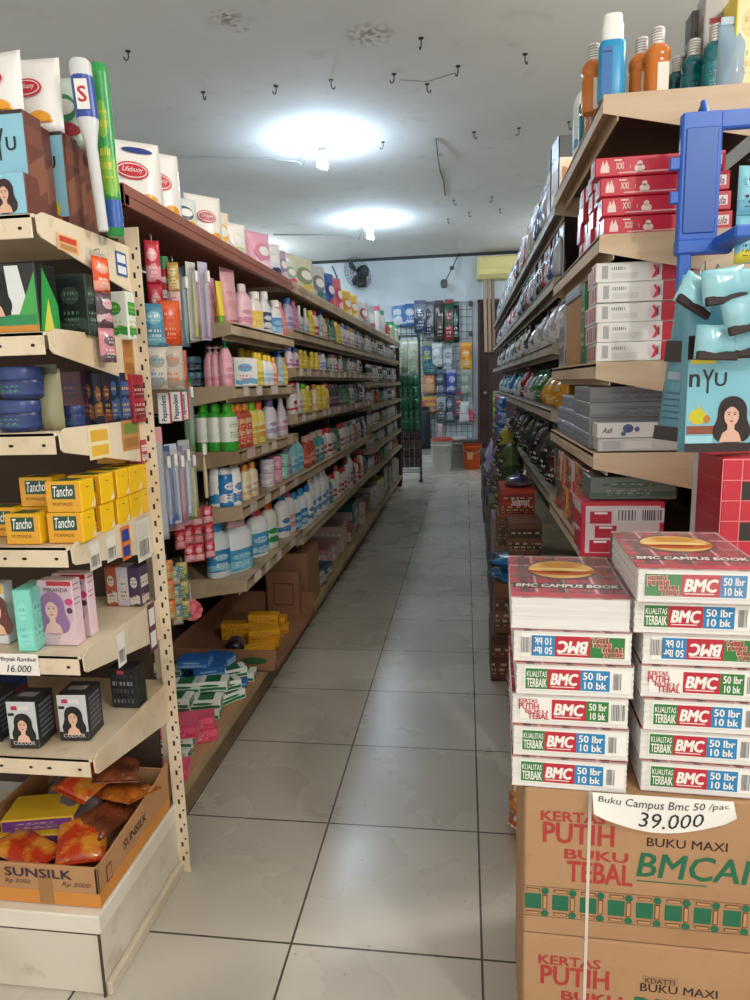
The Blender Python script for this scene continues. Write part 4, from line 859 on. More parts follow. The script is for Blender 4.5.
sx = [(-.77, 1.53, 0, .25, SPK), (-.80, 1.62, 0, .05, SG), (-.79, 1.63, .034, .1, SG), (-.765, 1.72, 0, .5, SPK), (-.775, 1.73, .035, .35, SPK), (-.87, 1.70, 0, .05, SPK), (-.87, 1.705, .035, .1, SPK), (-.88, 1.60, 0, .2, SPK),
      (-.80, 1.85, 0, .15, SG), (-.795, 1.85, .033, .2, SG), (-.88, 1.83, .0, .1, SG), (-.88, 1.83, .034, .12, SG), (-.765, 1.96, 0, .9, SG), (-.78, 1.97, .033, .7, SG), (-.87, 1.94, 0, .3, SG), (-.875, 1.94, .033, .2, SB), (-.79, 2.07, 0, .4, SB), (-.79, 2.065, .034, .6, SG), (-.88, 2.05, 0, .1, SB), (-.88, 2.05, .034, -.3, SB), (-.84, 2.0, .068, .4, SB), (-.84, 2.09, .068, -.2, SB),
      (-.775, 1.62, .069, .2, SPK), (-.86, 1.78, .069, .1, SG), (-.79, 1.9, .069, .2, SG), (-.87, 1.88, .069, .15, SG), (-.775, 2.12, .0, .1, SG), (-.88, 1.99, .102, .1, SB), (-.98, 2.05, .0, 0, SG), (-.98, 2.05, .034, 0, SB), (-.98, 2.0, .069, .1, SG),
      (-.98, 1.62, 0, 0, SG), (-.98, 1.72, 0, 0, SG), (-.98, 1.72, .033, 0, SG), (-.98, 1.84, 0, 0, SG), (-.98, 1.84, .033, 0, SG), (-.98, 1.95, 0, 0, SG), (-.98, 1.95, .033, 0, SB)]
for x, y, z, r, P in sx:
    spawn(P, (x, y, .1705+z), r, {SG: 'green white soap carton', SPK: 'pink soap carton', SB: 'blue soap carton'}[P] + (' higher up' if z else ''), pl, y)
# tray carton with leaf print and yellow packs
t = empty('carton_tray', (-.93, 2.5, .167)); label(t, 'low brown cardboard tray with green leaf print holding yellow packs', 'tray')
mb = MB(); mb.box(-.12, -.31, 0, .262, .31, .004, CARD2); mb.box(-.12, -.31, 0, .262, -.305, .08, CARD2, .001); mb.box(-.12, .305, 0, .262, .31, .1, CARD2); mb.box(-.12, -.31, 0, -.115, .31, .1, CARD2); mb.box(.257, -.31, 0, .262, .31, .03, CARD2); mb.build('tray_body', t)
mb = MB(); f = Face(mb, (-.12, -.31, 0), (1, 0, 0), (0, 0, 1))
for cx, r_ in ((.1, .04), (.2, .026), (.3, .05)): f.ell(cx, .04, r_, .014, mat('2a5a30', .7), 1)
mb.build('leaf_print', t)
mb = MB(); mb.box(.06, .27, .004, .2, .275, .2, CARD2, .001); f = Face(mb, (.06, .27, .0), (1, 0, 0), (0, 0, 1)); f.rect(.03, .05, .12, .15, mat('5a3620', .7), 1); f.rect(.034, .055, .116, .145, CARD2, 2); mb.build('upright_flap', t)
mb = MB(); mb.box(.2, .27, .004, .205, .31, .2, CARD2, .001); mb.build('upright_flap', t)
P = special('brown_carton', .2, .26, .27, CARD2); mb = MB(); f = Face(mb, (-.1, -.13, 0), (1, 0, 0), (0, 0, 1)); f.rect(.095, .0, .105, .269, mat('9a7a58', .4), 1); P.part('tape_strip', mb); spawn(P, (-.83, 3.08, .133), 0, 'tall plain brown carton behind the yellow soap tray', 'on bottom shelf')
YP = carton('soap_carton', .12, .045, .035, 'e0a424', printed('e8ac28', 'd08a1c', 'f4dc90', 2.1), 'soap', printed('e6aa28', 'd8962a', 'f0e0b0', 2))
for q, (x, y, z, r) in enumerate(((-.80, 2.36, 0, .1), (-.80, 2.36, .0355, .3), (-.81, 2.43, 0, 0), (-.82, 2.43, .0355, .05), (-.82, 2.43, .071, .1), (-.80, 2.50, 0, .15), (-.81, 2.5, .0355, .05), (-.93, 2.42, 0, .0), (-.93, 2.42, .0355, .1), (-.93, 2.5, 0, 0), (-.8, 2.28, 0, .5))):
    spawn(YP, (x+.02, y+.06, .1725+z), r, 'yellow soap carton' + (' higher in pile' if z else ''), 'in cardboard tray', y)
spawn(can('tin', .035, .075, '2a2230', '1c1822', printed('3a2c3e', '5a4a5a', '8a7a8a', 2)), (-.865, 2.34, .208), .2, 'black tin lying among yellow soap cartons', 'in cardboard tray', rx=PI/2)
# bottom level of the further bays: mixed bags and cartons
pl = 'on bottom level, ' + TM
for q, (y, w, h, c, lk) in enumerate(((3.36, .14, .1, '2a4a5a', 'dark blue carton'), (3.52, .14, .07, '2a5a60', 'teal carton'), (3.7, .16, .12, 'a8707c', 'rose carton'), (3.93, .2, .1, 'b08a80', 'dusty pink carton'), (4.15, .2, .16, 'c0a898', 'beige carton'), (4.38, .18, .09, 'a84a40', 'brick red carton'), (4.65, .26, .22, '1f5f5c', 'dark teal carton'), (4.95, .25, .18, 'b89aa0', 'pale rose carton'))):
    spawn(carton('detergent_carton', w, .2, h, c, printed(c, 'b8a8a0', 'd8d0c8', 2.3, seed=q)), (-.86+rng.uniform(-.02, .02), y, .1315), PI/2+rng.uniform(-.2, .2), lk, pl, y)
pl = 'on bottom level, ' + TF
for q, (y, w, h, c, lk) in enumerate(((5.5, .25, .2, 'b8a49c', 'beige carton'), (5.9, .3, .2, 'b0a03c', 'mustard carton'), (6.3, .3, .26, '3a302a', 'dark brown carton'), (6.7, .3, .2, '8a8070', 'khaki carton'), (7.1, .25, .25, '9a9488', 'grey carton'), (7.42, .25, .2, 'a8a49c', 'pale grey carton'))):
    spawn(carton('detergent_carton', w, .22, h, c, printed(c, '8a8078', 'c8c0b4', 2.3, seed=q)), (-.86, y, .1315), PI/2+rng.uniform(-.15, .15), lk, pl, y)

# --- strips and toothbrush packs hung between the rack and the shelving
rail = empty('hook_rail', (0, 0, 0)); label(rail, 'wire hook rails behind the slotted post holding hanging packs', 'rail')
mb = MB()
for z in (1.50, 1.30, 1.09, .93, .74):
    mb = MB(); mb.tube([(-1.06, 1.87, z), (-.76, 1.87, z)], .0025, STEEL, 6); mb.tube([(-.9, 1.87, z), (-.9, 1.5, z)], .0025, STEEL, 6); mb.build('wire_rail', rail)
@memo
def blister(card, handle, bh):
    P = Proto('hanging_toothbrush_pack', 'toothbrush pack'); P.h = .21; P.w = .035; P.d = .02
    mb = MB(); mb.box(-.018, 0, -.21, .018, .001, 0, mat(card, .4), .0003); P.part('hanging_toothbrush_pack', mb)
    mb = MB(); mb.tube([(0, -.007, -.2), (0, -.008, -.12), (0, -.007, -.06), (0, -.008, -.03)], [.005, .006, .004, .005], mat(handle, .3), 6); P.part('handle', mb)
    mb = MB(); mb.box(-.005, -.022, -.055, .005, -.01, -.025, mat(bh, .6), .001); P.part('bristles', mb)
    mb = MB(); mb.pillow(.03, .19, .036, CLEAR, 6, 6, z0=-.205); P.part('clear_bubble', mb)
    return P
def hang(P, px, py, Y, rz, look, place='behind the slotted post', **k):
    p = at(px, py, Y=Y); return spawn(P, (p.x, p.y, p.z), rz, look, place, p.x, **k)
RS = [printed('c83a4a', 'e8a0a8', 'f0e0e0', 2.6, .25), printed('b82c3c', 'd87880', 'f4e4e0', 2.6, .25, 2)]
hang(sachet_strip('hanging_sachet_strip', 2, .035, .1, .012, tuple(RS)), 151, 240, 1.62, .6, 'red sachet strip hung highest')
rt = tube('hanging_toothpaste', .04, .03, .16, 'c82c40', '2a8a4a', printed('d0384a', 'f0e8e4', 'b02038', 2.2), .2); p = at(165, 258, Y=1.83); spawn(rt, (p.x, p.y-.016, p.z), PI+.4, 'red toothpaste tube with green cap hung upside down', 'behind the post', ry=PI)
hang(sachet_strip('hanging_sachet_strip', 2, .03, .075, .01, (printed('c8a050', 'e0c890', '8a6a30', 2.6, .25), printed('d8b0a8', 'c88090', 'f0e0d8', 2.6))), 172, 262, 1.80, .5, 'gold sachet strip')
for px, py, Y, c, h, lk in ((180, 268, 1.84, '5a7a8a', '7ab0b0', 'teal toothbrush pack'), (190, 262, 1.85, 'c8ccc0', 'd8d060', 'yellow toothbrush pack'), (202, 262, 1.86, 'b8b0c8', 'c8a0d0', 'lilac toothbrush pack')): hang(blister(c, h, 'f0f0f0'), px, py, Y, 1.15, lk + ' hung beside pink tubes')
hang(sachet_strip('hanging_sachet_strip', 2, .055, .1, .02, (printed('4a90b0', '7ab8cc', 'e8e8e4', 2.2, .25), printed('d8d0c4', 'a8a8a0', '5a9ab8', 2.2, .25))), 153, 303, 1.56, .55, 'blue coffee sachet strip')
hang(sachet_strip('hanging_sachet_strip', 2, .05, .105, .022, (printed('e0602a', 'd84a1c', 'f0a070', 2.0, .25), printed('c8bcae', 'a89a8c', 'e0703a', 2.2, .25))), 168, 300, 1.58, .55, 'orange sachet strip')
hang(sachet_strip('hanging_sachet_strip', 1, .03, .1, .02, (printed('d8705a', 'b84a3c', 'e8c8b8', 2.0, .25),)), 180, 350, 1.72, .5, 'small coral sachet')
PC = Proto('hanging_toothpaste_carton', 'toothpaste carton'); PC.part('hanging_toothpaste_carton', MB().box(-.016, -.014, -.075, .016, .014, 0, WHITE, .0015)); mb = MB(); f = Face(mb, (-.016, -.014, -.075), (0, 0, 1), (-1, 0, 0)); f.text('Pepsodent', .006, -.024, .069, -.008, mat('1c2c6a', .4), 2); f.rect(.0, -.032, .075, -.027, mat('c8304a', .4)); PC.part('printed_front', mb)
mb = MB(); f = Face(mb, (.016, -.014, -.075), (0, 1, 0), (0, 0, 1)); f.rect(.002, .002, .012, .073, mat('c8304a', .4)); f.rect(.013, .002, .026, .073, mat('23347a', .4)); PC.part('printed_side', mb)
hang(PC, 163, 393, 1.62, .5, 'white toothpaste carton with upright lettering'); hang(PC, 175, 392, 1.70, .5, 'white toothpaste carton further back'); hang(PC, 182, 392, 1.8, .5, 'white toothpaste carton deepest of three')
hang(blister('3f7a4a', '4a9a5a', 'e8f0e8'), 186, 378, 1.86, 1.1, 'green toothbrush pack by the shelf end')
for q, (px, py, Y, c, h, lk) in enumerate(((163, 446, 1.62, '4a5a8a', '9ab0e0', 'navy toothbrush pack'), (170, 444, 1.66, 'c8ccd8', '5a7ac0', 'white and blue toothbrush pack'), (177, 446, 1.70, '8a7a9a', 'c06a8a', 'purple toothbrush pack'), (183, 440, 1.74, 'b0b4b8', 'd0d4e0', 'grey toothbrush pack'), (189, 446, 1.8, '6a7a4a', 'c8c060', 'olive toothbrush pack'))): hang(blister(c, h, 'f0f0f0'), px, py, Y, 1.0, lk + ' in lower row')
P = Proto('hanging_toothbrush', 'toothbrush'); P.part('hanging_toothbrush', MB().tube([(0, 0, -.17), (0, 0, -.1), (0, .002, -.04), (0, 0, 0)], [.006, .007, .004, .005], mat('d8c8a0', .3), 8)); P.part('bristles', MB().box(-.006, -.016, -.035, .006, -.003, -.002, mat('f0eee8', .6), .001)); hang(P, 203, 443, 1.98, .6, 'single toothbrush with white bristles by the blue cans')
P = Proto('hanging_clear_bag', 'bag'); P.part('hanging_clear_bag', MB().pillow(.035, .24, .02, mat('d4d8dc', .15, alpha=.55), 6, 10, z0=-.24, wob=.3)); P.part('header_card', MB().box(-.017, -.002, -.01, .017, .001, .03, mat('d89aa0', .5))); hang(P, 155, 440, 1.50, .9, 'long clear bag hanging beside the post')
for q, (px, py, Y, cs, n, lk) in enumerate(((178, 512, 1.80, RS, 2, 'red sachet strip tied in a bunch, first'), (186, 508, 1.86, RS, 3, 'red sachet strip tied in a bunch, second'), (196, 508, 1.9, RS, 3, 'red sachet strip beside the lower powder bottle'), (207, 506, 1.96, RS, 3, 'red sachet strip hung deepest'),
        (166, 560, 1.62, (printed('d87a3a', 'b8a060', 'e8d8b0', 2.6, .25),), 3, 'orange sachet strip hung low'), (173, 566, 1.66, (printed('6a8a90', 'a8a890', 'd8d0b0', 2.6, .25),), 3, 'grey green sachet strip hung low'), (181, 562, 1.7, (printed('b8a868', '5a7a60', 'e0d8a8', 2.6, .25),), 3, 'khaki sachet strip hung low'))):
    hang(sachet_strip('hanging_sachet_strip', n, .03, .055, .01, tuple(cs)), px, py, Y, .5, lk, 'behind post')
P = Proto('hanging_bath_puff', 'bath puff'); mb = MB()
r = random.Random(5)
for j in range(26):
    a, b_ = r.uniform(0, 6.28), r.uniform(-1.2, 1.2); d_ = Vector((math.cos(a)*math.cos(b_), math.sin(a)*math.cos(b_), math.sin(b_))); q_ = d_.orthogonal().normalized(); s_ = d_.cross(q_)
    mb.add([d_*.004+Vector((0, 0, -.03)), d_*.028+q_*.011+Vector((0, 0, -.03)), d_*.032+Vector((0, 0, -.03)), d_*.028-q_*.011+s_*.005+Vector((0, 0, -.03))], [(0, 1, 2, 3)], mat('e07a80', .5))
mb.lathe([(.004, -.055), (.017, -.042), (.02, -.03), (.015, -.014), (.003, -.006)], mat('d86a7c', .6), n=12); P.part('hanging_bath_puff', mb); P.part('cord', MB().tube([(0, 0, -.01), (0, 0, .05)], .001, WHITE, 5)); hang(P, 191, 600, 1.75, 0, 'coral pink bath puff on a cord', 'hanging behind the slotted post')

# ------------------------------------------------------------------ carton shelving on the other side
RXF, RB = .295, .68
ZR = (.735, .99, 1.197, 1.473, 1.757); ZRf = (.76, 1.055, 1.285, 1.50, 1.735)
CN, CF = 'near carton bay', 'far carton bay'
r1 = bay('near bay of carton shelving with thick wooden shelf edges', 1.62, 2.42, ZR, RXF, .295+.41, -1, WOODY, None, True, 1.755, dp=.40, bd=.118)
r2 = bay('far bay of carton shelving crowded with toiletries and packets', 2.425, 7.4, ZRf, RXF, RB, -1, worn('b5aa98', '968a76', 5, .5), None, True, 1.735)
def rput(proto, x0, i, Y, look, extra=0.0, rz=0.0, X=None, **k):
    """near end of the near carton bay: left edge at photo column x0, front at depth Y"""
    z = ZR[i]+extra+.004; Xl = solveX(x0, Y, z+proto.h/2) if X is None else X
    return spawn(proto, (Xl+proto.w/2, Y+proto.d/2, z), rz, look, 'on %s shelf, %s' % ('lowest second third fourth top'.split()[i], CN), Y, **k)
# red toothpaste cartons on the fourth shelf
TR = special('toothpaste_carton', .27, .05, .0395, 'c02038'); mb = MB(); f = Face(mb, (-.135, -.025, 0), (1, 0, 0), (0, 0, 1)); cr = mat('e8cfc4', .4)
f.rect(.002, .002, .268, .0375, mat('c4233b', .35), 1); f.rect(.012, .008, .030, .02, cr, 2); f.poly([(.013, .02), (.017, .033), (.02, .022), (.024, .034), (.029, .02)], cr, 2); f.text('XXI', .044, .014, .06, .027, cr, 2, .04); f.rect(.074, .014, .075, .022, cr, 2); f.ell(.094, .014, .011, .008, cr, 2); f.ell(.094, .024, .006, .005, cr, 2, 10); f.rect(.05, .005, .16, .008, mat('dca8a4', .4), 2); f.rect(.04, .031, .056, .034, cr, 2); f.rect(.2, .01, .262, .03, mat('e8e0dc', .4), 2); f.text('Formula', .204, .012, .258, .027, mat('8a1828', .4), 3, .02, .2); TR.part('printed_front', mb)
mb = MB(); f = Face(mb, (-.135, .025, 0), (0, -1, 0), (0, 0, 1)); f.rect(.002, .002, .048, .0375, mat('dfe3e8', .2)); f.rect(.01, .01, .04, .03, mat('c4233b', .3), 2); TR.part('printed_side', mb)
for q, (x0, e) in enumerate(((604, 0), (602, .0402), (600, .0804), (595, .1206))):
    rput(TR, x0, 3, 1.64-.004*q, 'red toothpaste carton, %s of its stack' % ('bottom', 'second', 'third', 'topmost')[q], e, group='red toothpaste cartons')
for r_ in range(1, 6):
    for q in range(4):
        P = TR; rput(P, 0, 3, 1.64+.056*r_, 'red toothpaste carton, %s behind' % ('bottom', 'second', 'third', 'topmost')[q], 0.0402*q, X=.302+rng.uniform(-.004, .008))
# white and red toothpaste cartons on the third shelf
TW = special('toothpaste_carton', .25, .05, .043, 'e4e2e0'); mb = MB(); f = Face(mb, (-.125, -.025, 0), (1, 0, 0), (0, 0, 1))
f.rect(.142, .001, .249, .042, mat('c22a3e', .35), 1); f.rect(.013, .008, .026, .036, mat('a8a8a8', .5), 2); f.bars(.034, .026, .066, .033, mat('6a6c70', .5), 7, 2); f.rect(.034, .008, .09, .02, mat('d4d2d0', .5), 2); f.ell(.125, .021, .011, .016, mat('e8c8cc', .4), 2); f.poly([(.12, .006), (.13, .009), (.134, .024), (.126, .036), (.122, .032), (.128, .022)], mat('c83048', .4), 3); f.rect(.132, .012, .140, .034, mat('c0b8b8', .5), 2); f.ell(.225, .012, .025, .008, mat('ecc8cc', .4), 2); f.rect(.17, .03, .2, .034, mat('e8b8be', .4), 2); TW.part('printed_front', mb)
mb = MB(); f = Face(mb, (-.125, .025, 0), (0, -1, 0), (0, 0, 1)); f.rect(.002, .002, .048, .041, mat('e6d4d4', .3)); f.rect(.008, .006, .042, .036, mat('c4304a', .3), 2); f.rect(.02, .008, .03, .034, mat('f0e0e0', .3), 3); TW.part('printed_side', mb)
for q in range(5): rput(TW, 596+(q % 2), 2, 1.635+.003*(q % 3), 'white and red toothpaste carton, %s of its stack' % ('bottom', 'second', 'third', 'fourth', 'topmost')[q], .0438*q)
for r_ in range(1, 3):
    for q in range(5): rput(TW, 0, 2, 1.635+.056*r_, 'white red toothpaste carton, %s behind' % ('bottom', 'second', 'third', 'fourth', 'topmost')[q], .0438*q, X=.30+rng.uniform(-.004, .006))
GS = carton('toothpaste_carton', .2, .05, .2, '3a7a40', printed('3a7a40', '6a8a4a', 'd8d8c0', 2.5), side=printed('3f8446', '2f6a3a', 'e0e0d0', 3))
rput(GS, 0, 2, 1.815, 'tall green carton behind white red stack', X=.30); 
BC = carton('brown_carton', .2, .26, .18, 'b98a52', CARD, side=worn('b8894f', 'a0703a', 4, .7)); rput(BC, 0, 2, 1.90, 'brown kraft carton standing beyond the green one', X=.305)
GC2 = carton('grey_carton', .2, .26, .03, '9aa0a8', printed('a8aeb6', '8a9098', '5a6068', 2)); rput(GC2, 0, 2, 1.90, 'flat grey carton lying on brown kraft carton', .181, X=.30)
SV = carton('silver_carton', .18, .12, .16, 'b8b4b8', printed('c4c0c4', '8a8690', '5a5660', 2.4)); rput(SV, 0, 2, 2.24, 'silver grey carton at far end', X=.31)
# second shelf: grey and white cartons
GC = carton('grey_carton', .24, .09, .0372, '8f9194', printed('8e9093', '7c7f83', '5f6266', 2, seed=2), side=printed('a0a4a8', '8a9096', '6a7078', 2, seed=2))
WC = special('white_carton', .24, .06, .036, 'dcdad8'); mb = MB(); f = Face(mb, (-.12, -.03, 0), (1, 0, 0), (0, 0, 1)); f.text('Asli', .012, .012, .035, .024, mat('3a3c50', .4), 2, .03, .3); f.ell(.07, .022, .012, .01, mat('4a5484', .4), 2); f.ell(.06, .01, .006, .006, mat('5a6494', .4), 2, 10); f.ell(.09, .02, .006, .006, mat('5a6494', .4), 2, 10); f.ell(.15, .02, .02, .012, mat('c0c4d4', .4), 2); WC.part('printed_front', mb)
WC2 = special('white_carton', .24, .06, .03, 'c9c6c4'); mb = MB(); f = Face(mb, (-.12, -.03, 0), (1, 0, 0), (0, 0, 1)); f.rect(.002, .002, .238, .028, mat('c9c6c4', .4), 1); f.rect(.01, .006, .05, .024, mat('b0b0b4', .4), 2); f.rect(.06, .006, .12, .024, mat('d8d6d6', .4), 2); WC2.part('printed_front', mb)
rput(WC2, 598, 1, 1.64, 'white carton at bottom of front pair', 0); rput(WC, 597, 1, 1.645, 'white carton with blue dots on top of pair', .031)
for r_, (yy, n_) in enumerate(((1.715, 4), (1.81, 4), (1.91, 4))):
    for q in range(n_): rput(GC, 0, 1, yy, 'grey carton, %s in %s row' % (('bottom', 'second', 'third', 'topmost')[q], ('first', 'second', 'third')[r_]), .0376*q, X=.30+.004*r_)
BL = carton('blue_white_carton', .2, .08, .04, 'b0b8c4', printed('b4bcc8', '6a7a94', 'e0e4e8', 2.2), side=printed('b8c0cc', '5f7390', 'e8ecf0', 2.6))
for r_ in range(4):
    for q in range(3 if r_ < 3 else 2): rput(BL, 0, 1, 2.01+.088*r_, 'blue white carton, %s in %s row' % (('bottom', 'second', 'third')[q], ('first', 'second', 'third', 'last')[r_]), .0405*q, X=.31)
# lowest shelf in view: colourful cartons
RW = special('soap_box', .19, .10, .135, 'c43048'); mb = MB(); f = Face(mb, (-.095, -.05, 0), (1, 0, 0), (0, 0, 1)); f.rect(.01, .01, .18, .125, mat('d8ccd0', .4), 1)
for a, b_ in ((.0, .0), (.012, .035), (.0, .07)):
    f.rect(a+.02, b_+.012, a+.07, b_+.042, mat('b82840', .4), 2); f.rect(a+.03, b_+.035, a+.06, b_+.04, mat('efe6e6', .4), 3)
f.rect(.075, .085, .19, .12, mat('d8d6d8', .4), 3); f.bars(.085, .09, .13, .115, mat('5a5a62', .4), 6, 4); f.bars(.14, .09, .185, .115, mat('4a4a4e', .4), 9, 4, 5); RW.part('printed_front', mb); 
mb = MB(); f = Face(mb, (-.095, .05, 0), (0, -1, 0), (0, 0, 1)); f.rect(.004, .004, .096, .13, printed('d8cccc', 'c4304a', 'c02a44', 2.6)); RW.part('printed_side', mb)
rput(RW, 581, 0, 1.64, 'red and white soap box near the end')
GG = carton('grey_carton', .2, .1, .055, '6a7470', printed('6f7a74', '4a6a54', '98a09c', 2)); rput(GG, 590, 0, 1.66, 'grey green carton on top of the red white box', .137)
CL = [('c43a48', '3a6a4a', 'f0d8d0'), ('d05a5a', 'c0283c', 'f4e8e0'), ('3f6a50', 'c83a48', 'e8e0d0'), ('c8b8b0', 'c0384a', '3a5a44'), ('d89a4a', 'b83a3a', 'f0e0c0')]
nm_ = ('scarlet', 'coral', 'green', 'pale', 'amber')
for q in range(13):
    for e in range(2):
        c = CL[(q*2+e*3) % 5]; rput(carton('soap_box', .15, .05, .095, c[0], printed(*c, 2.4, seed=q % 3), side=printed(*c, 3.0, seed=(q+e) % 3)), 0, 0, 1.755+.05*q, '%s soap box %s' % (nm_[(q*2+e*3) % 5], ('below', 'above')[e]), .0955*e, X=.305+rng.uniform(0, .01))
# --- top shelf: mouthwash bottles
AMB, TEAL = mat('dd7d1e', .12, trans=.25), mat('0d6a72', .12, trans=.2)
SCAP = worn('e8e6e2', 'a8a6a2', 9, .3, sc3=(1, 1, 6))
@memo
def mouthwash(col, nm):
    P = Proto('mouthwash_bottle', 'bottle'); P.w = P.d = .056; P.h = .155
    mb = MB(); mb.lathe([(.9, 0), (1, .006), (1, .078), (.93, .086), (1.04, .092), (1.04, .108), (.7, .12), (.5, .124)], AMB if col == 'a' else TEAL, .028, .02 if col == 't' else .024, 16, 3); P.part('mouthwash_bottle', mb)
    mb = MB(); mb.lathe([(.014, .122), (.0155, .126), (.0155, .156), (.013, .16)], SCAP, n=14)
    for k in range(5): mb.lathe([(.0158, .128+k*.006), (.0158, .1302+k*.006)], mat('8a8884', .4), n=14, caps=False)
    P.part('cap', mb)
    mb = MB(); mb.lathe([(1.012, .008), (1.012, .074)], printed('ece4d6', 'e0d4c0', 'b8a890', 2) if col == 'a' else printed('0f7078', '0a5a64', '5aa0a4', 2), .028, .02 if col == 't' else .024, 16, 3, caps=False) if col == 't' else Face(mb, (-.004, -.0248, .004), (1, 0, 0), (0, 0, 1)).rect(0, 0, .026, .072, mat('e8dfd0', .4)); P.part('label', mb)
    return P
P = Proto('lotion_bottle', 'bottle'); P.w, P.d, P.h = .056, .035, .16; P.part('lotion_bottle', MB().lathe([(.95, 0), (1, .004), (1, .11), (.9, .118)], mat('1f94c8', .3), .028, .018, 16, 3.5)); P.part('cap', MB().lathe([(.82, .117), (.82, .15), (.74, .153), (.7, .17), (.62, .172)], WHITE, .028, .017, 16, 2.6)); mb = MB(); f = Face(mb, (-.024, -.0182, .01), (1, 0, 0), (0, 0, 1)); f.rect(0, 0, .022, .095, mat('2a6ab0', .35)); f.rect(.002, .082, .02, .086, mat('1c3a6a', .4), 2); P.part('label', mb)
rput(P, 600, 4, 1.645, 'sky blue bottle with white cap at shelf corner')
for x0, Y, col, lk in ((583, 1.70, 'a', 'amber mouthwash bottle over the aisle edge'), (631, 1.69, 'a', 'amber mouthwash bottle behind blue one'), (647, 1.65, 'a', 'amber mouthwash bottle with cream label, foremost'), (633, 1.74, 'a', 'amber mouthwash bottle in second row'), (684, 1.72, 't', 'teal mouthwash bottle further in'), (706, 1.66, 't', 'teal mouthwash bottle by the clear packet'), (668, 1.80, 't', 'teal mouthwash bottle half hidden'), (690, 1.80, 't', 'teal mouthwash bottle in back row')):
    rput(mouthwash(col, col), x0, 4, Y, lk, scale=.9)
for q, (Y, c) in enumerate(((1.78, 't'), (1.86, 'a'), (1.95, 't'))): rput(mouthwash(c, c), 0, 4, Y, ('teal', 'amber')[c == 'a'] + ' mouthwash bottle along edge', X=.30)
P = Proto('clear_packet', 'packet'); P.h = .14; P.w = .05; P.part('clear_packet', MB().pillow(.06, .14, .04, mat('a8c4dc', .12, alpha=.7), 8, 8, flat=.7, wob=.25, seed=8)); P.part('seal', MB().box(-.026, -.002, .135, .026, .002, .15, mat('b8d0e0', .2, alpha=.8))); rput(P, 724, 4, 1.645, 'clear pale blue packet')
YB_ = carton('yellow_carton', .07, .08, .2, 'e8d43a', printed('e4d8a0', 'd8c88a', 'b8a860', 2), side=mat('ecd23a', .4)); rput(YB_, 735, 4, 1.66, 'cream carton with yellow side')
GX = carton('grey_carton', .09, .06, .24, 'a8a4a2', printed('b0acaa', '8a8684', '605c5a', 2), text='SINGER' and None); mb = MB(); f = Face(mb, (-.045, -.0308, .17), (1, 0, 0), (0, 0, 1)); f.rect(.01, .0, .08, .012, mat('a83a44', .4), 1); GX.part('printed_strip', mb); rput(GX, 703, 4, 1.74, 'tall grey carton with thin red print')
GK2 = carton('dark_carton', .02, .05, .22, '4a4648', printed('55504f', '3a3636', '8a8684', 2)); rput(GK2, 690, 4, 1.78, 'slim dark carton leaning behind teal bottles')
rput(K['wt'][1], 0, 4, 2.05, 'tall white slim bottle', X=.30); 
# --- packets and cartons in the rest of the near bay and the far bay (seen along their fronts)
FO = [mat('b4b8c4', .2, .1), mat('3f5a8c', .22), mat('c8bca8', .22), mat('a8384c', .25), mat('d4d2d6', .2), mat('4a7a6a', .25), mat('2c3044', .25)]
@memo
def card_pack(c, w, h, q=0):
    P = Proto('blister_pack', 'blister pack'); P.w, P.d, P.h = w, .03, h
    P.part('blister_pack', MB().box(-w/2, .008, 0, w/2, .011, h, mat(c, .3), .001)); mb = MB(); mb.pillow(w*.8, h*.72, .045, FO[q % 7], 6, 8, z0=.01, flat=.6, wob=.25, seed=q+2); P.part('clear_bubble', mb)
    mb = MB(); Face(mb, (-w/2, .0078, h*.76), (1, 0, 0), (0, 0, 1)).rect(.002, 0, w-.002, h*.22, printed(c, 'e0e0e4', '3a3a4a', 2.4)); P.part('header_print', mb); return P
def sack(c, w, h, t, q=0, c2='d8d8d8'): 
    P = Proto('packet', 'packet'); P.w, P.d, P.h = w, t, h; P.part('packet', MB().pillow(w, h, t, printed(c, c2, 'e8e8e4', 2.2, .2, q), 8, 8, flat=.6, wob=.3, seed=q+1)); P.part('seal', MB().box(-w*.45, -.0015, h-.004, w*.45, .0015, h+.012, mat(c, .3))); return P
sack = memo(sack)
HDX = special('hair_dye_carton', .1, .05, .23, '2a2c30'); mb = MB(); f = Face(mb, (-.05, -.025, 0), (1, 0, 0), (0, 0, 1)); f.rect(.003, .003, .097, .16, mat('d0c0a8', .35)); f.rect(.003, .06, .097, .13, mat('a8744a', .35), 2); f.rect(.003, .165, .097, .225, mat('23262a', .35), 2); HDX.part('printed_front', mb)
mb = MB(); f = Face(mb, (.05, -.025, 0), (0, 1, 0), (0, 0, 1)); f.rect(.003, .003, .047, .16, mat('cfc6ba', .3)); f.rect(.012, .03, .047, .13, mat('a8744a', .3), 2); f.ell(.03, .14, .012, .014, mat('d8b890', .3), 3); f.rect(.002, .17, .048, .227, mat('202226', .3), 2); HDX.part('printed_side', mb)
def farrow(zs, i, place, specs, X=.305):
    for Y, P, look in specs: pick(P, zs[i]+.004, X=X, Y=Y, look=look, place=place, rz=rng.uniform(-.12, .12), scale=.86 if i in (1, 2) else 1.0)
pl = 'on top shelf, ' + CF
seq = [(2.55, HDX, 'black topped hair dye carton'), (2.68, HDX, 'black topped hair dye carton')]
cols = (('9aa0b8', 'silver blue blister pack', 0), ('5a82b8', 'navy blue blister pack', 1), ('b0a898', 'beige blister pack', 2), ('c8ccd4', 'pale blister pack', 4), ('8a4a5a', 'wine red blister pack', 3), ('c0c4cc', 'pale blister pack', 4), ('3a3e50', 'dark blister pack', 6))
y = 2.8; q = 0
while y < 4.3: c, lk, b_ = cols[(q//2) % 7]; seq.append((y, card_pack(c, .09, .22, b_), lk)); y += .115; q += 1
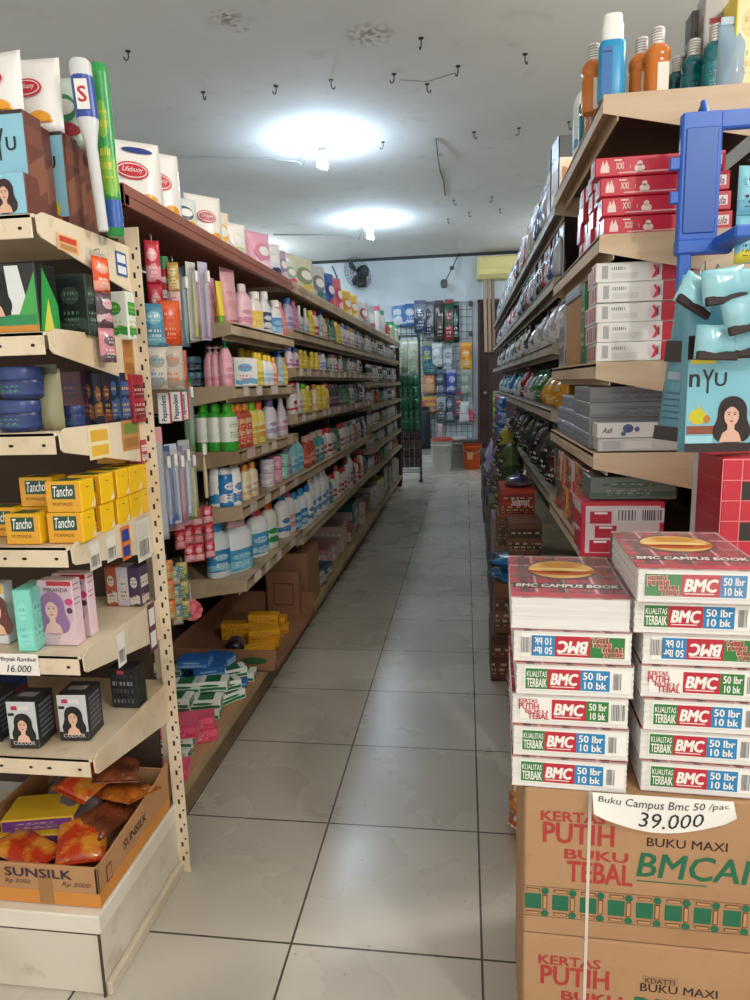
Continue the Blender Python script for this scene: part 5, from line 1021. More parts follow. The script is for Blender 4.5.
for y, c, lk, w, h in ((4.4, '8a3a3c', 'dark red packet', .15, .2), (4.6, 'c83a58', 'rose packet', .15, .22), (4.8, 'd8c8b0', 'cream packet', .15, .2), (5.0, 'c8404a', 'red packet', .15, .2), (5.25, '8fb0b8', 'pale teal packet', .2, .22), (5.55, 'd8d8d0', 'white packet', .2, .24), (5.85, 'c8a0b0', 'pale pink packet', .2, .22), (6.2, 'a8b4bc', 'grey blue packet', .2, .2), (6.55, '3a9a80', 'green packet', .2, .2), (6.9, 'b8c4c8', 'pale grey packet', .2, .2)): seq.append((y, sack(c, w, h, .07, q % 4), lk)); q += 1
farrow(ZRf, 4, pl, seq)
pl = 'on fourth shelf, ' + CF
seq = []; y = 2.5; q = 0
cols = (('c0c4c8', 'silver blister pack', 0), ('2c3f6c', 'navy blister pack', 1), ('a8b8b4', 'pale blister pack', 4), ('c83a50', 'red blister pack', 3), ('3a8a5a', 'green blister pack', 5), ('2a2c38', 'black blister pack', 6))
while y < 4.2: c, lk, b_ = cols[q % 6]; seq.append((y, card_pack(c, .085, .18, b_), lk)); y += .115; q += 1
for y, c, lk in ((4.3, '9a8a98', 'mauve packet'), (4.55, 'c03a4c', 'red packet'), (4.8, '4a4650', 'dark grey packet'), (5.1, 'b8344c', 'crimson packet'), (5.4, '5a5a62', 'slate packet'), (5.75, 'a8b0b0', 'grey packet'), (6.1, '4a8a84', 'teal packet'), (6.5, '6a3a40', 'maroon packet'), (6.9, 'a8a8a0', 'light grey packet')): seq.append((y, sack(c, .16, .16, .07, q % 4), lk)); q += 1
farrow(ZRf, 3, pl, seq)
pl = 'on third shelf, ' + CF
seq = [(2.52, sack('b8b4ba', .12, .17, .08, 1), 'silver packet'), (2.68, sack('b0aeb4', .14, .18, .09, 2), 'silver packet'), (2.86, sack('c0bec2', .14, .17, .09, 3), 'silver packet'), (3.06, sack('a8a6ac', .14, .18, .09, 0), 'silver packet'), (3.28, sack('b4b2b6', .14, .16, .09, 1), 'silver packet'), (3.5, sack('8a8688', .14, .15, .09, 2), 'dull grey packet')]
for y, c, lk in ((3.75, '4a4446', 'charcoal packet'), (4.0, '9a8a5a', 'khaki packet'), (4.25, 'a88a4a', 'ochre packet'), (4.5, '5a4a40', 'brown packet'), (4.8, '8a8478', 'taupe packet'), (5.15, '7a7a7c', 'grey packet'), (5.5, '9a9490', 'pale taupe packet'), (5.9, '6a665e', 'dun packet'), (6.35, 'a09a90', 'stone packet'), (6.8, '6a7074', 'slate packet')): seq.append((y, sack(c, .15, .17, .07, q % 4), lk)); q += 1
farrow(ZRf, 2, pl, seq)
pl = 'on second shelf, ' + CF
seq = [(2.53, sack('d8a02c', .15, .13, .1, 1, 'c8861c'), 'amber packet'), (2.71, sack('d8982a', .15, .14, .1, 2, 'e8b84a'), 'amber packet'), (2.9, sack('d89c30', .15, .14, .1, 3, 'c07a1c'), 'amber packet'), (3.1, sack('3a7a48', .15, .16, .1, 0, '2a5a34'), 'green packet'), (3.3, sack('3a7a48', .15, .16, .1, 1, '5a9a5a'), 'green packet'), (3.52, sack('9a9a98', .15, .15, .1, 2), 'silver grey packet'), (3.75, sack('a8a8a6', .15, .15, .1, 3), 'silver grey packet'), (4.0, sack('b03a3a', .15, .19, .1, 0, '8a2a30'), 'red packet'),
       (4.3, sack('9aa0a0', .15, .15, .1, 1), 'silver grey packet'), (4.6, sack('4a9a90', .15, .16, .1, 2), 'sea green packet'), (5.0, sack('3a70b0', .2, .18, .1, 3), 'bright blue packet'), (5.4, sack('3a78b8', .2, .17, .1, 1), 'bright blue packet'), (5.9, sack('4a8a94', .2, .16, .1, 2), 'teal packet'), (6.5, sack('5a8ab0', .2, .16, .1, 2), 'pale blue packet')]
farrow(ZRf, 1, pl, seq)
pl = 'on lowest shelf, ' + CF
seq = [(2.55+.3*k, sack(c, .2, .2, .12, k % 4, c2), lk) for k, (c, c2, lk) in enumerate((('5a2a2c', '3a2a2a', 'maroon packet'), ('3a4a3a', '2a2a2a', 'dark green packet'), ('4a4444', '2c2a2a', 'charcoal packet'), ('3a3a40', '5a5a60', 'slate packet'), ('4a5a44', '3a3a34', 'moss packet'), ('4a3a34', '6a5a4a', 'brown packet'), ('5a5a54', '3a3a38', 'grey packet'), ('4a4a50', '2a2a30', 'dark grey packet'), ('6a6050', '4a4238', 'dun packet')))]
farrow(ZRf, 0, pl, seq)
# packets hung from the second shelf edge over the aisle
hg = ((5.9, '6ac02c', 'b0d84a', 'lime green hanging sachet strip'), (5.5, 'c0405a', '5a3a40', 'crimson hanging sachet strip'), (5.2, 'a8483a', '3a6ab0', 'rust red hanging sachet strip'), (4.9, '3a5a9a', '8aa8c8', 'blue hanging sachet strip'))
for q, (Y, c, c2, lk) in enumerate(hg): spawn(sachet_strip('hanging_sachet_strip', 3, .12, .11, .03, (printed(c, c2, 'e8e0d0', 2.2, .25, q), printed(c2, c, '9aa8b8', 2.2, .25, q), printed('4a6a8a', c2, 'c8d0d8', 2.2, .25, q))), (RXF-.035, Y, 1.05), -PI/2+.4, lk, 'below second shelf, ' + CF, Y)
# --- goods piled on the floor in front of the far carton bay
pl = 'in floor pile before ' + CF
FL = [  # x, y, z, w, d, h, colour, second colour, kind, look
    (.215, 2.66, 0, .24, .26, .19, '4a2a28', '6a3a30', 'c', 'maroon carton at pile bottom'), (.22, 2.66, .19, .22, .22, .2, '7a5030', '5a3a24', 'c', 'brown carton with orange print'), (.215, 2.66, .39, .24, .24, .05, '2a6a9a', '3a8ac0', 's', 'blue wrapped bundle below'), (.215, 2.66, .445, .24, .24, .05, '2a74a8', '1c4a6a', 's', 'blue wrapped bundle on top'), (.235, 2.62, .505, .15, .16, .13, '6a4430', '3a2a22', 'c', 'brown carton on the blue bundles'),
    (.225, 2.95, 0, .22, .26, .30, '3a3430', '4a443c', 'c', 'charcoal carton at pile bottom'), (.225, 2.95, .30, .2, .22, .17, '8a6a44', '4a6a4a', 'c', 'brown and green carton'), (.23, 2.95, .47, .2, .22, .13, '7a5a38', '55402c', 'c', 'brown carton beside red one'), (.24, 2.93, .60, .2, .24, .12, 'b83a24', '8a2418', 'c', 'red carton with white lettering'), (.25, 2.93, .725, .18, .2, .04, '3a3a6a', '6a5a5a', 's', 'indigo packet on red carton'),
    (.225, 3.3, 0, .22, .28, .32, '4a4038', '3a322c', 'c', 'dark brown carton at pile bottom'), (.22, 3.3, .32, .2, .24, .2, '9a7a88', '7a9a8a', 'c', 'pinkish carton with green print'), (.23, 3.3, .53, .2, .24, .14, '5a5a30', '8a7a3a', 's', 'olive packet'), (.23, 3.3, .67, .18, .2, .2, '5a6a48', '3a4a34', 's', 'moss green packet'),
    (.23, 3.75, 0, .22, .34, .3, '3a3a3c', '2a2a2c', 'c', 'black carton at pile bottom'), (.22, 3.75, .30, .2, .3, .22, '5a5a3c', '7a7048', 'c', 'olive carton'), (.23, 3.75, .53, .18, .26, .22, '6a6a58', '8a8468', 's', 'khaki packet'), (.24, 3.7, .76, .18, .26, .16, 'a89a3c', '4a4a40', 's', 'mustard packet on top'),
    (.24, 4.3, 0, .22, .4, .34, '4a4440', '3a3632', 'c', 'grey brown carton at pile bottom'), (.24, 4.3, .34, .2, .34, .24, '3a3a44', '6a6470', 's', 'dark slate packet'), (.25, 4.3, .59, .18, .3, .22, '5a544a', '8a8478', 's', 'taupe packet'),
    (.25, 5.0, 0, .22, .46, .36, '3a3632', '504a44', 'c', 'soot brown carton at pile bottom'), (.25, 5.0, .36, .2, .4, .26, '8a7480', '6a5a64', 's', 'mauve grey packet'), (.25, 5.8, 0, .22, .5, .4, '55504a', '3a3632', 'c', 'stone carton at pile bottom'), (.25, 5.8, .4, .2, .4, .26, 'c8a8d0', 'e0dce8', 's', 'lilac white packet'), (.26, 6.6, 0, .22, .5, .5, '605a52', '3a3632', 'c', 'grey carton at pile bottom')]
for q, (x, y, z, w, d, h, c, c2, kd, lk) in enumerate(FL):
    L_ = (x-w/2) if y < 2.8 else (x-w/2+.005)
    x = (L_+.283)/2; w = .283-L_
    if kd == 'c': P = carton('goods_carton', d, w, h, c, printed(c, c2, 'b8a888', 2.1, .5, q % 5)); lk2 = lk
    else: P = sack(c, d, h, w*.9, q % 4, c2)
    o = spawn(P, (x, y, z+.001), -PI/2, lk, pl, y)
    if 'white lettering' in lk: mb = MB(); f = Face(mb, (d/2, -w/2, 0), (0, 1, 0), (0, 0, 1), .0008); f.text('Selamat', w*.3, h*.42, w*.85, h*.7, WHITE, 2, .02, .3); mb.build('lettering', o)
# --- packets piled low between the aisle and the notebook cartons
pl = 'on the floor behind notebook cartons'
for x, y, z, w, h, t, c, c2, rz, lk in ((.16, 1.60, 0, .22, .2, .1, 'b8602c', 'd88a3a', .2, 'orange packet at the bottom'), (.17, 1.62, .2, .2, .12, .1, '3a4a34', '5a6a3a', .1, 'dark green packet'), (.165, 1.62, .32, .2, .12, .1, '26282a', '3a3a3c', -.1, 'black packet'), (.175, 1.64, .44, .2, .1, .1, '9a2c24', '5a1c1a', .1, 'red black packet'), (.185, 1.65, .54, .18, .07, .09, '2c2a34', '4a3a4a', 0, 'dark violet packet on top'), (.2, 1.95, .0, .24, .3, .1, '3a3634', '2a2826', .1, 'charcoal packet'), (.205, 1.95, .3, .22, .2, .1, '2f3430', '3a4a3c', 0, 'blackish green packet'), (.2, 1.95, .5, .2, .05, .08, 'd8a83a', '8a6a2a', .2, 'small yellow packet'), (.2, 2.3, 0, .24, .34, .1, '46342e', '6a4438', 0, 'umber packet'), (.2, 2.3, .34, .22, .2, .1, '1f201e', '3a2a22', 0, 'black carton like packet')):
    spawn(sack(c, w, h, t, int(h*100) % 4, c2), (x, y, z), -PI/2+rz, lk, pl, y)

# ------------------------------------------------------------------ notebook cartons and packs in front
def bmc_carton(name, z, lab):
    X0, X1, Y0, Y1, h = .094, .56, 1.0, 1.24, .262
    t = empty(name, ((X0+X1)/2, (Y0+Y1)/2-.004, z), -.025); label(t, lab, 'carton', 'notebook shipping cartons'); w, d = X1-X0, Y1-Y0
    mb = MB(); mb.box(-w/2, -d/2, 0, w/2, d/2, h, CARD, .003)
    mb.box(-w/2, -.002, h-.0005, w/2, .002, h+.0008, HOLE); mb.build('carton_body', t)
    mb = MB(); f = Face(mb, (-w/2, -d/2, 0), (1, 0, 0), (0, 0, 1), .0005); RD, GR, BK, DB = mat('b23a34', .7), mat('1c6a4a', .7), mat('33241c', .7), mat('6a4630', .7)
    f.text('KERTAS', .026, .208, .124, .225, RD, 1, .04); f.text('PUTIH', .030, .170, .138, .205, RD, 1, .04); f.text('BUKU', .064, .143, .160, .160, RD, 1, .04); f.text('TEBAL', .068, .103, .168, .139, RD, 1, .04)
    f.text('BUKU MAXI', .188, .176, .306, .191, BK, 1, .012); f.text('BMCAMPUS', .175, .122, .468, .164, GR, 1, .025, .15); f.rect(.175, .113, .28, .115, GR, 1)
    pitch = .0435; n = int(w/pitch)+1
    x = .0
    while x < w-.03:
        f.rect(x+.002, .047, x+.028, .075, GR, 1)
        for zz in (.037, .079): 
            f.rect(x+.004, zz, x+.026, zz+.006, DB, 1); f.rect(x+.0055, zz+.0012, x+.0245, zz+.0048, mat('c08f60', .7), 2)
        f.rect(x+.030, .047, x+.038, .074, DB, 1); f.rect(x+.0315, .049, x+.0365, .072, mat('c08f60', .7), 2)
        for zz in (.04, .081): f.ell(x+.034, zz, .0062, .0062, GR, 2, 12)
        x += pitch
    f.rect(0, .088, w, .0888, DB, 1); f.rect(0, .0335, w, .0343, DB, 1)
    if z < .1: f.rect(.19, .19, .245, .206, mat('a88058', .7), 1); f.text('KDATTI', .195, .193, .24, .202, mat('5a4436', .7), 2, .02)
    mb.build('printed_front', t)
    mb = MB(); mb.box(.098-w/2, -d/2-.0012, -.0, .103-w/2, -d/2, h, mat('d8cfc2', .4)); mb.box(.098-w/2, -d/2, h, .103-w/2, d/2, h+.001, mat('d8cfc2', .4)); mb.build('strap', t)
    return t
bmc_carton('shipping_carton', 0, 'lower brown notebook carton with green chain border standing on the floor')
bmc_carton('shipping_carton', .2635, 'upper brown notebook carton carrying the notebook packs')
BZ = .2635+.264
PW, PD, PH = .174, .245, .05
def notebook_pack(variant, top=False):
    P = Proto('notebook_pack', 'notebook pack'); P.w, P.d, P.h = PW, PD, PH
    mb = MB(); PG = worn('eceae6', 'd9d6d2', 2, .5, sc3=(1, 1, 60))
    for k in range(10): mb.box(-PW/2+.0005*((k*7) % 3), -PD/2+.0004*((k*5) % 3), k*PH/10, PW/2-.0005*((k*3) % 2), PD/2, (k+1)*PH/10, PG, .0005)
    P.part('notebook_pack', mb)
    mb = MB(); PLA = PLAID
    mb.box(-PW/2-.0005, -PD/2-.0005, PH-.0006, PW/2+.0005, PD/2+.0005, PH+.0012, PLA); mb.box(-PW/2-.0005, -PD/2, -.0004, PW/2+.0005, PD/2, .0006, PLA); 
    for k in (0, 1): mb.box(PW/2*(1 if k else -1)-.0012, PD/2-.01, 0, PW/2*(1 if k else -1)+.0012, PD/2, PH, mat('7a2a3c', .4))
    c = P.part('cover', mb)
    if top:
        mb = MB(); f = Face(mb, (-PW/2, -PD/2, PH+.0012), (1, 0, 0), (0, 1, 0)); f.rect(.0, .0, PW, .022, mat('b52238', .2), 1); f.rect(.004, .046, PW-.004, .070, mat('3a2c2c', .2), 1); f.text('BMC CAMPUS BOOK', .008, .050, PW-.008, .066, mat('e8dcd8', .3), 2, .05, .2)
        f.ell(PW*.5, .155, .06, .062, mat('5a2a22', .2), 1); f.ell(PW*.5, .155, .055, .054, mat('dfae52', .25), 2); f.ell(PW*.5, .143, .056, .026, mat('b8642c', .25), 3); f.ell(PW*.48, .150, .052, .013, mat('e8c878', .25), 4); f.ell(PW*.46, .137, .04, .006, mat('c8402c', .25), 4); f.ell(PW*.52, .184, .036, .018, mat('cf9040', .25), 3); P.part('cover_picture', mb, c)
        mb = MB(); mb.box(-PW/2-.002, -PD/2-.002, .0, PW/2+.002, PD/2+.002, PH+.0022, mat('ffffff', .06, alpha=.09)); P.part('shrink_wrap', mb)
    if variant:
        mb = MB(); f = Face(mb, (-PW/2, -PD/2-.0004, 0), (1, 0, 0), (0, 0, 1), .00035)
        GR, RD, BL_, W_ = mat('2f7f3c', .5), mat('bf2436', .5), mat('2284bd', .5), mat('f4f2ec', .5)
        a, b_ = PH*.2, PH*.86; flip = variant == 'r'
        def R(x0, x1, m): f.rect(*((PW-x1, a, PW-x0, b_) if flip else (x0, a, x1, b_)), m, 2)
        def T(t, x0, z0, x1, z1, m, **k):
            if flip:
                vs, fs = text_geo(t, k.get('bold', .03), k.get('shear', 0)); mb.add([f.P(PW-(x0+(x1-x0)*u), a+b_-(z0+(z1-z0)*v), 3+.2*c) for u, v, c in lay(vs, k.get('bold', .03))], fs, m)
            else: f.text(t, x0, z0, x1, z1, m, 3, k.get('bold', .03), k.get('shear', 0))
        f.rect(.012, a-.002, PW-.004, b_+.003, W_, 1)
        H = b_-a
        def bmc(x0, x1): R(x0, x1, RD); T('BMC', x0+.004, a+.24*H, x1-.004, a+.8*H, W_, bold=.075, shear=.2); T('', 0, 0, 0, 0, W_) if False else None; f.rect(*((PW-x1+.004, a+.12*H, PW-x0-.004, a+.16*H) if flip else (x0+.004, a+.12*H, x1-.008, a+.16*H)), W_, 3)
        def fifty(x0, x1, m): R(x0, x1, m); T('50 lbr', x0+.004, a+.55*H, x1-.003, a+.9*H, W_, bold=.04); T('10 bk', x0+.006, a+.1*H, x1-.005, a+.45*H, W_, bold=.04)
        o = .014
        if variant == 'a':
            R(o, o+.034, GR); T('KUALITAS', o+.002, a+.6*H, o+.032, a+.88*H, W_, bold=.02); T('TERBAIK', o+.002, a+.1*H, o+.032, a+.52*H, W_, bold=.04); bmc(o+.034, o+.082); fifty(o+.082, o+.125, BL_); f.bars(o+.13, a+.1*H, o+.148-.006, b_-.1*H, mat('4a4a4e', .5), 8, 3)
        elif variant == 'b':
            o = .008
            T('KERTAS', o+.002, a+.78*H, o+.03, a+.98*H, RD, bold=.03); T('PUTIH', o+.002, a+.45*H, o+.032, a+.76*H, RD, bold=.04); T('BUKU', o+.012, a+.28*H, o+.046, a+.44*H, RD, bold=.03); T('TEBAL', o+.016, a-.02*H, o+.048, a+.27*H, RD, bold=.04); bmc(o+.052, o+.104); fifty(o+.104, o+.137, GR); f.bars(o+.141, a+.1*H, o+.162, b_-.1*H, mat('4a4a4e', .5), 9, 3)
        else:
            o = .010
            R(o, o+.05, GR)
            for t_, x0, z0, x1, z1 in (('KERTAS', .003, .72, .03, .92), ('PUTIH', .004, .48, .032, .7), ('BUKU', .02, .3, .045, .48), ('TEBAL', .022, .05, .049, .28)):
                T(t_, o+x0-.0008, a+z0*H-.0008, o+x1+.0008, a+z1*H+.0008, mat('e8c8bc', .5), bold=.07)
                if flip:
                    vs, fs = text_geo(t_, .02, 0); mb.add([f.P(PW-(o+x0+(x1-x0)*u), a+b_-(a+z0*H+(z1-z0)*H*v), 4+.2*c) for u, v, c in lay(vs, .02)], fs, RD)
                else: f.text(t_, o+x0, a+z0*H, o+x1, a+z1*H, RD, 4, .02)
            bmc(o+.05, o+.102); fifty(o+.102, o+.137, BL_); f.bars(*((.012, a+.15*H, .03, b_-.1*H) if flip else (o+.142, a+.1*H, o+.162, b_-.1*H)), mat('6a6a6e', .5), 8, 3)
        P.part('label', mb)
    return P
PLAID = plaid()
VP = {v: notebook_pack(v) for v in 'abdr'}
VT = {v: notebook_pack(v, True) for v in ('', 'd')}
pl = 'in stack nearer the aisle'
posn = 'bottom,second from bottom,third from bottom,fourth from bottom,fifth from bottom,topmost,'.split(',')
LOOK = {'a': 'green red blue label', 'b': 'cream and red label', 'd': 'red script label', 'r': 'upside down label', '': 'bare white edges and plaid cover'}
for q, (v, x, dx, rz) in enumerate((('a', .158, -.003, .0), ('a', .158, .0, .015), ('b', .157, .003, .01), ('a', .161, -.002, .02), ('r', .158, .002, .01), ('', .155, .004, -.045))):
    P = VT[''] if v == '' else VP[v]
    o = spawn(P, (x+.006, 1.0+PD/2+.004+dx, BZ+q*(PH+.0022)), rz-.05 if q < 5 else rz, '', ''); REG.pop(); label(o, 'notebook pack with %s, %s in the stack by the aisle' % (LOOK[v], posn[q]), 'notebook pack', 'notebook packs on the upper carton')
pos2 = 'bottom,second from bottom,third from bottom,fourth from bottom,fifth from bottom,second from top,topmost'.split(',')
for q, (v, x, dx, rz) in enumerate((('a', .352, 0, .0), ('a', .349, .003, .0), ('a', .350, -.002, .01), ('b', .346, .001, .0), ('r', .346, .003, .008), ('a', .337, -.003, .01), ('d', .338, -.018, .0))):
    P = VT['d'] if q == 6 else VP[v]
    o = spawn(P, (x+(.010 if q < 5 else .003), 1.0+PD/2+.004+dx, BZ+q*(PH+.0022)), rz-.05, '', ''); REG.pop(); label(o, 'notebook pack with %s, %s in the stack further from aisle' % (LOOK[v], pos2[q]), 'notebook pack', 'notebook packs on the upper carton')
# the handwritten price note, taped over the carton's top edge and curling at its corners
NP = []; nx, nz = 16, 6; zt = BZ-.002
NY = .9925; a0, a1 = solveX(592, NY, zt), solveX(733, NY, zt)
vs = []
for j in range(nz+1):
    for i in range(nx+1):
        u, v = i/nx, j/nz
        lo = .052*(math.sin(PI*min(1, max(0, .04+u*.95)))**.55)+.006
        x = a0+(a1-a0)*u; zz = zt+.006-.004*u-(lo+.004)*v; cu = (abs(u-.5)*2)**4
        vs.append((x, NY-.002-cu*.016*v, zz))
fs = [(j*(nx+1)+i, (j+1)*(nx+1)+i, (j+1)*(nx+1)+i+1, j*(nx+1)+i+1) for j in range(nz) for i in range(nx)]
mb = MB(); mb.add(vs, fs, mat('f3f1ea', .6), True); o = mb.build('hanging_price_note'); label(o, 'handwritten white price note curling over the upper notebook carton', 'price note')
def note_pt(u, v):
    lo = .052*(math.sin(PI*min(1, max(0, .04+u*.95)))**.55)+.006; cu = (abs(u-.5)*2)**4
    return (a0+(a1-a0)*u, NY-.002-cu*.016*v-.0007, zt+.006-.004*u-(lo+.004)*v)
mb = MB()
for t_, u0, u1, v0, v1, bo in (('Buku Campus Bmc 50 /pac', .04, .97, .42, .12, -.004), ('39.000', .34, .80, .88, .46, 0)):
    tv, tf = text_geo(t_, bo, .15); mb.add([note_pt(u0+(u1-u0)*x, v0+(v1-v0)*y) for x, y in tv], tf, mat('26262c', .6))
mb.build('handwriting', o)

# ------------------------------------------------------------------ blue display hanger, shampoo bags, red checked box
BLU = mat('2a62c0', .4); YH = 1.50
t = empty('hanging_display_bracket', (.43, YH, 1.3)); label(t, 'bright blue plastic display bracket hooked on the wooden shelf end', 'display bracket')
def pz(x, y): p = at(x, y, Y=YH); return p.x-.43, p.z-1.3
mb = MB(); x0, z1 = pz(683, 112); x1, z0 = pz(717, 248); mb.box(x0, 0, z0, x1, .02, z1, BLU, .004); mb.box(x0+.008, -.003, z0+.03, x1-.008, .002, z1-.03, mat('2a5aac', .4), .002)
mb.box(x1-.006, .0005, z1-.035, x1+.16, .0195, z1-.0005, BLU, .004); mb.box(x0-.0015, -.0045, z0-.01, x1+.03, .0215, z0+.02, BLU, .004); xa, za = pz(683, 300); mb.box(x0+.004, 0, za, x0+.03, .012, z0, BLU, .003); mb.build('bracket_frame', t)
mb = MB(); mb.box(x1+.03, -.03, z0, x1+.036, .02, z0+.028, BLU, .002); mb.box(x1-.01, -.12, z0-.004, x1+.03, 0, z0+.02, BLU, .004); mb.build('shelf_arm', t)
for y in (163, 197): xt, zz = pz(671, y); mb = MB(); mb.box(xt, .005, zz-.012, x0+.004, .016, zz+.012, BLU, .002); mb.build('tab', t)
mb = MB(); xh, zh = pz(709, 105); mb.tube([(xh, .01, z1-.01), (xh-.004, .02, zh+.012), (xh+.008, .06, zh+.02), (xh+.01, YH*0+.118, zh+.004)], .006, BLU, 8); mb.build('hook', t)
# small cyan sachets at the bracket's upper right
SH = printed('7fc0d4', '8accdc', '23343c', 2, .25)
CYS = sachet_strip('hanging_sachet_strip', 2, .05, .09, .02, (printed('86c8d8', '6ab0c8', '2a2a30', 2, .25), printed('7cc0d2', 'e0d040', '3a2422', 2, .25, 2)))
p = at(752, 165, Y=1.46); spawn(CYS, p, .2, 'pale blue sachet strip at the picture edge', 'beside blue bracket')
# the hanging shampoo bags
DKB = mat('2a1a18', .35)
def bag(w, h, t, front=True):
    P = Proto('hanging_sachet_bag', 'sachet bag'); P.w, P.d, P.h = w, t, h
    mb = MB(); mb.pillow(w, h, t, mat('70aabd', .22), 10, 12, z0=-h, flat=.55, wob=.12, seed=3); P.part('hanging_sachet_bag', mb)
    mb = MB(); d_ = t/2+.003; f = Face(mb, (-w/2, -d_, -h), (1, 0, 0), (0, 0, 1), .0005)
    if front:
        f.rect(.004, .002, w-.004, h*.06, DKB, 1); f.rect(.004, h*.06, w-.004, h*.56, mat('7cbccd', .25), 1); f.rect(.002, h*.56, w-.002, h*.70, DKB, 2); f.rect(.008, h*.535, w*.42, h*.56, mat('e0d028', .3), 2)
        ink = mat('14161a', .35); f.text('n', w*.06, h*.40, w*.2, h*.475, ink, 2, .03); f.text('Y', w*.24, h*.36, w*.40, h*.50, ink, 2, .01); f.text('U', w*.42, h*.40, w*.58, h*.48, ink, 2, .03)
        f.ell(w*.2, h*.22, w*.13, h*.045, mat('d8c020', .35), 2); f.poly([(w*.1, h*.2), (w*.2, h*.29), (w*.3, h*.24), (w*.28, h*.18)], mat('c8c41c', .35), 3); f.ell(w*.33, h*.205, w*.05, h*.025, mat('b8782c', .35), 3); f.rect(w*.05, h*.115, w*.44, h*.165, mat('8a4a2a', .35), 2); f.rect(w*.04, h*.06, w*.42, h*.105, mat('9ad4e0', .3), 2)
        portrait(f, w*.68, h*.205, h*.155, '24140f', 'dcb4a0', k=3)
    else:
        f.rect(.003, .0, w-.003, h*.09, DKB, 1); f.rect(.003, h*.50, w-.003, h*.63, DKB, 1); f.rect(w*.2, h*.39, w*.8, h*.44, mat('9fb4c0', .4), 2)
        for k in range(5): f.rect(w*.18, h*(.14+.04*k), w*.78, h*(.15+.04*k), mat('3a6a80', .4), 2)
        f.bars(w*.55, h*.40, w*.85, h*.435, mat('2a2a30', .4), 7, 3)
    P.part('printed_front', mb)
    mb = MB(); mb.box(-w*.42, -.002, -.012, w*.42, .002, .012, mat('6ab0c8', .3)); mb.tube([(0, 0, .01), (0, .004, .03), (0, .02, .038), (0, .03, .02)], .0015, STEEL, 6); P.part('hang_tab', mb)
    return P
pf = at(717, 270, Y=1.37); spawn(bag(.125, .31, .05), (.468, 1.37, 1.33), .02, 'pale blue shampoo sachet bag with dark haired woman', 'hanging below blue bracket')
p = at(690, 262, Y=1.42); spawn(bag(.075, .31, .05, False), (.449, 1.43, 1.345), -.6, 'narrow pale blue sachet bag turned sideways', 'hanging below blue bracket', ry=.10)
P = bag(.10, .3, .05, False); spawn(P, (.575, 1.40, 1.34), .5, 'teal sachet bag at the edge of picture', 'hanging below blue bracket')
BS = Proto('hanging_sachet', 'sachet'); mb = MB(); mb.pillow(.075, .06, .03, worn('7fbccb', 'a6d6de', 14, .2), 8, 8, z0=-.06, wob=.25, seed=6); BS.part('hanging_sachet', mb); mb = MB(); mb.box(-.036, -.013, -.062, .036, -.004, -.046, DKB, .002); BS.part('foil_band', mb)
for q, (px, py, Y, rz, ry, lk) in enumerate(((722, 268, 1.30, .15, -.12, 'topmost pale blue sachet folded over'), (744, 268, 1.31, -.2, .1, 'pale blue sachet against picture edge'), (705, 280, 1.33, .3, .5, 'slanting pale blue sachet'), (742, 296, 1.29, .0, -.25, 'second pale blue sachet with brown band'), (718, 325, 1.31, .1, .05, 'pale blue sachet with brown foil above front bag'), (742, 322, 1.32, -.2, -.1, 'pale blue sachet lower at the edge'))): hang(BS, px, py, Y, rz, lk, 'bunched below bracket', ry=ry)
t = empty('checked_box', (.56, 1.44, 0)); label(t, 'tall red box checked with dark squares behind the notebook packs', 'box')
RDM = mat('c22338', .4); mb = MB(); mb.box(-.09, -.13, 0, .17, .03, 1.012, RDM, .003); mb.build('box_body', t)
mb = MB(); f = Face(mb, (-.09, -.13, 0), (1, 0, 0), (0, 0, 1)); LN, BKQ = mat('e8a0a0', .4), mat('2a2622', .4)
for k in range(8): f.rect(.034*k, .0, .034*k+.0012, 1.01, LN, 1)
for k in range(26): f.rect(0, 1.01-.0385*k, .26, 1.01-.0385*k+.0012, LN, 1)
for k in range(12):
    for c_ in (1, 4): f.rect(.034*c_+.002, 1.01-.077*k-.075, .034*c_+.033, 1.01-.077*k-.041, BKQ, 2)
mb.build('checked_front', t)
mb = MB(); f = Face(mb, (-.09, .03, 0), (0, -1, 0), (0, 0, 1)); f.rect(.0, .0, .155, 1.01, mat('b01f35', .45), 1); f.rect(.0, .0, .03, 1.01, mat('d8d4dc', .45), 2)
for k in range(26): f.rect(.04, 1.01-.0385*k, .15, 1.01-.0385*k+.001, mat('c85a60', .4), 2)
mb.build('checked_side', t)

# ------------------------------------------------------------------ far end of the aisle
YW = YB-.05
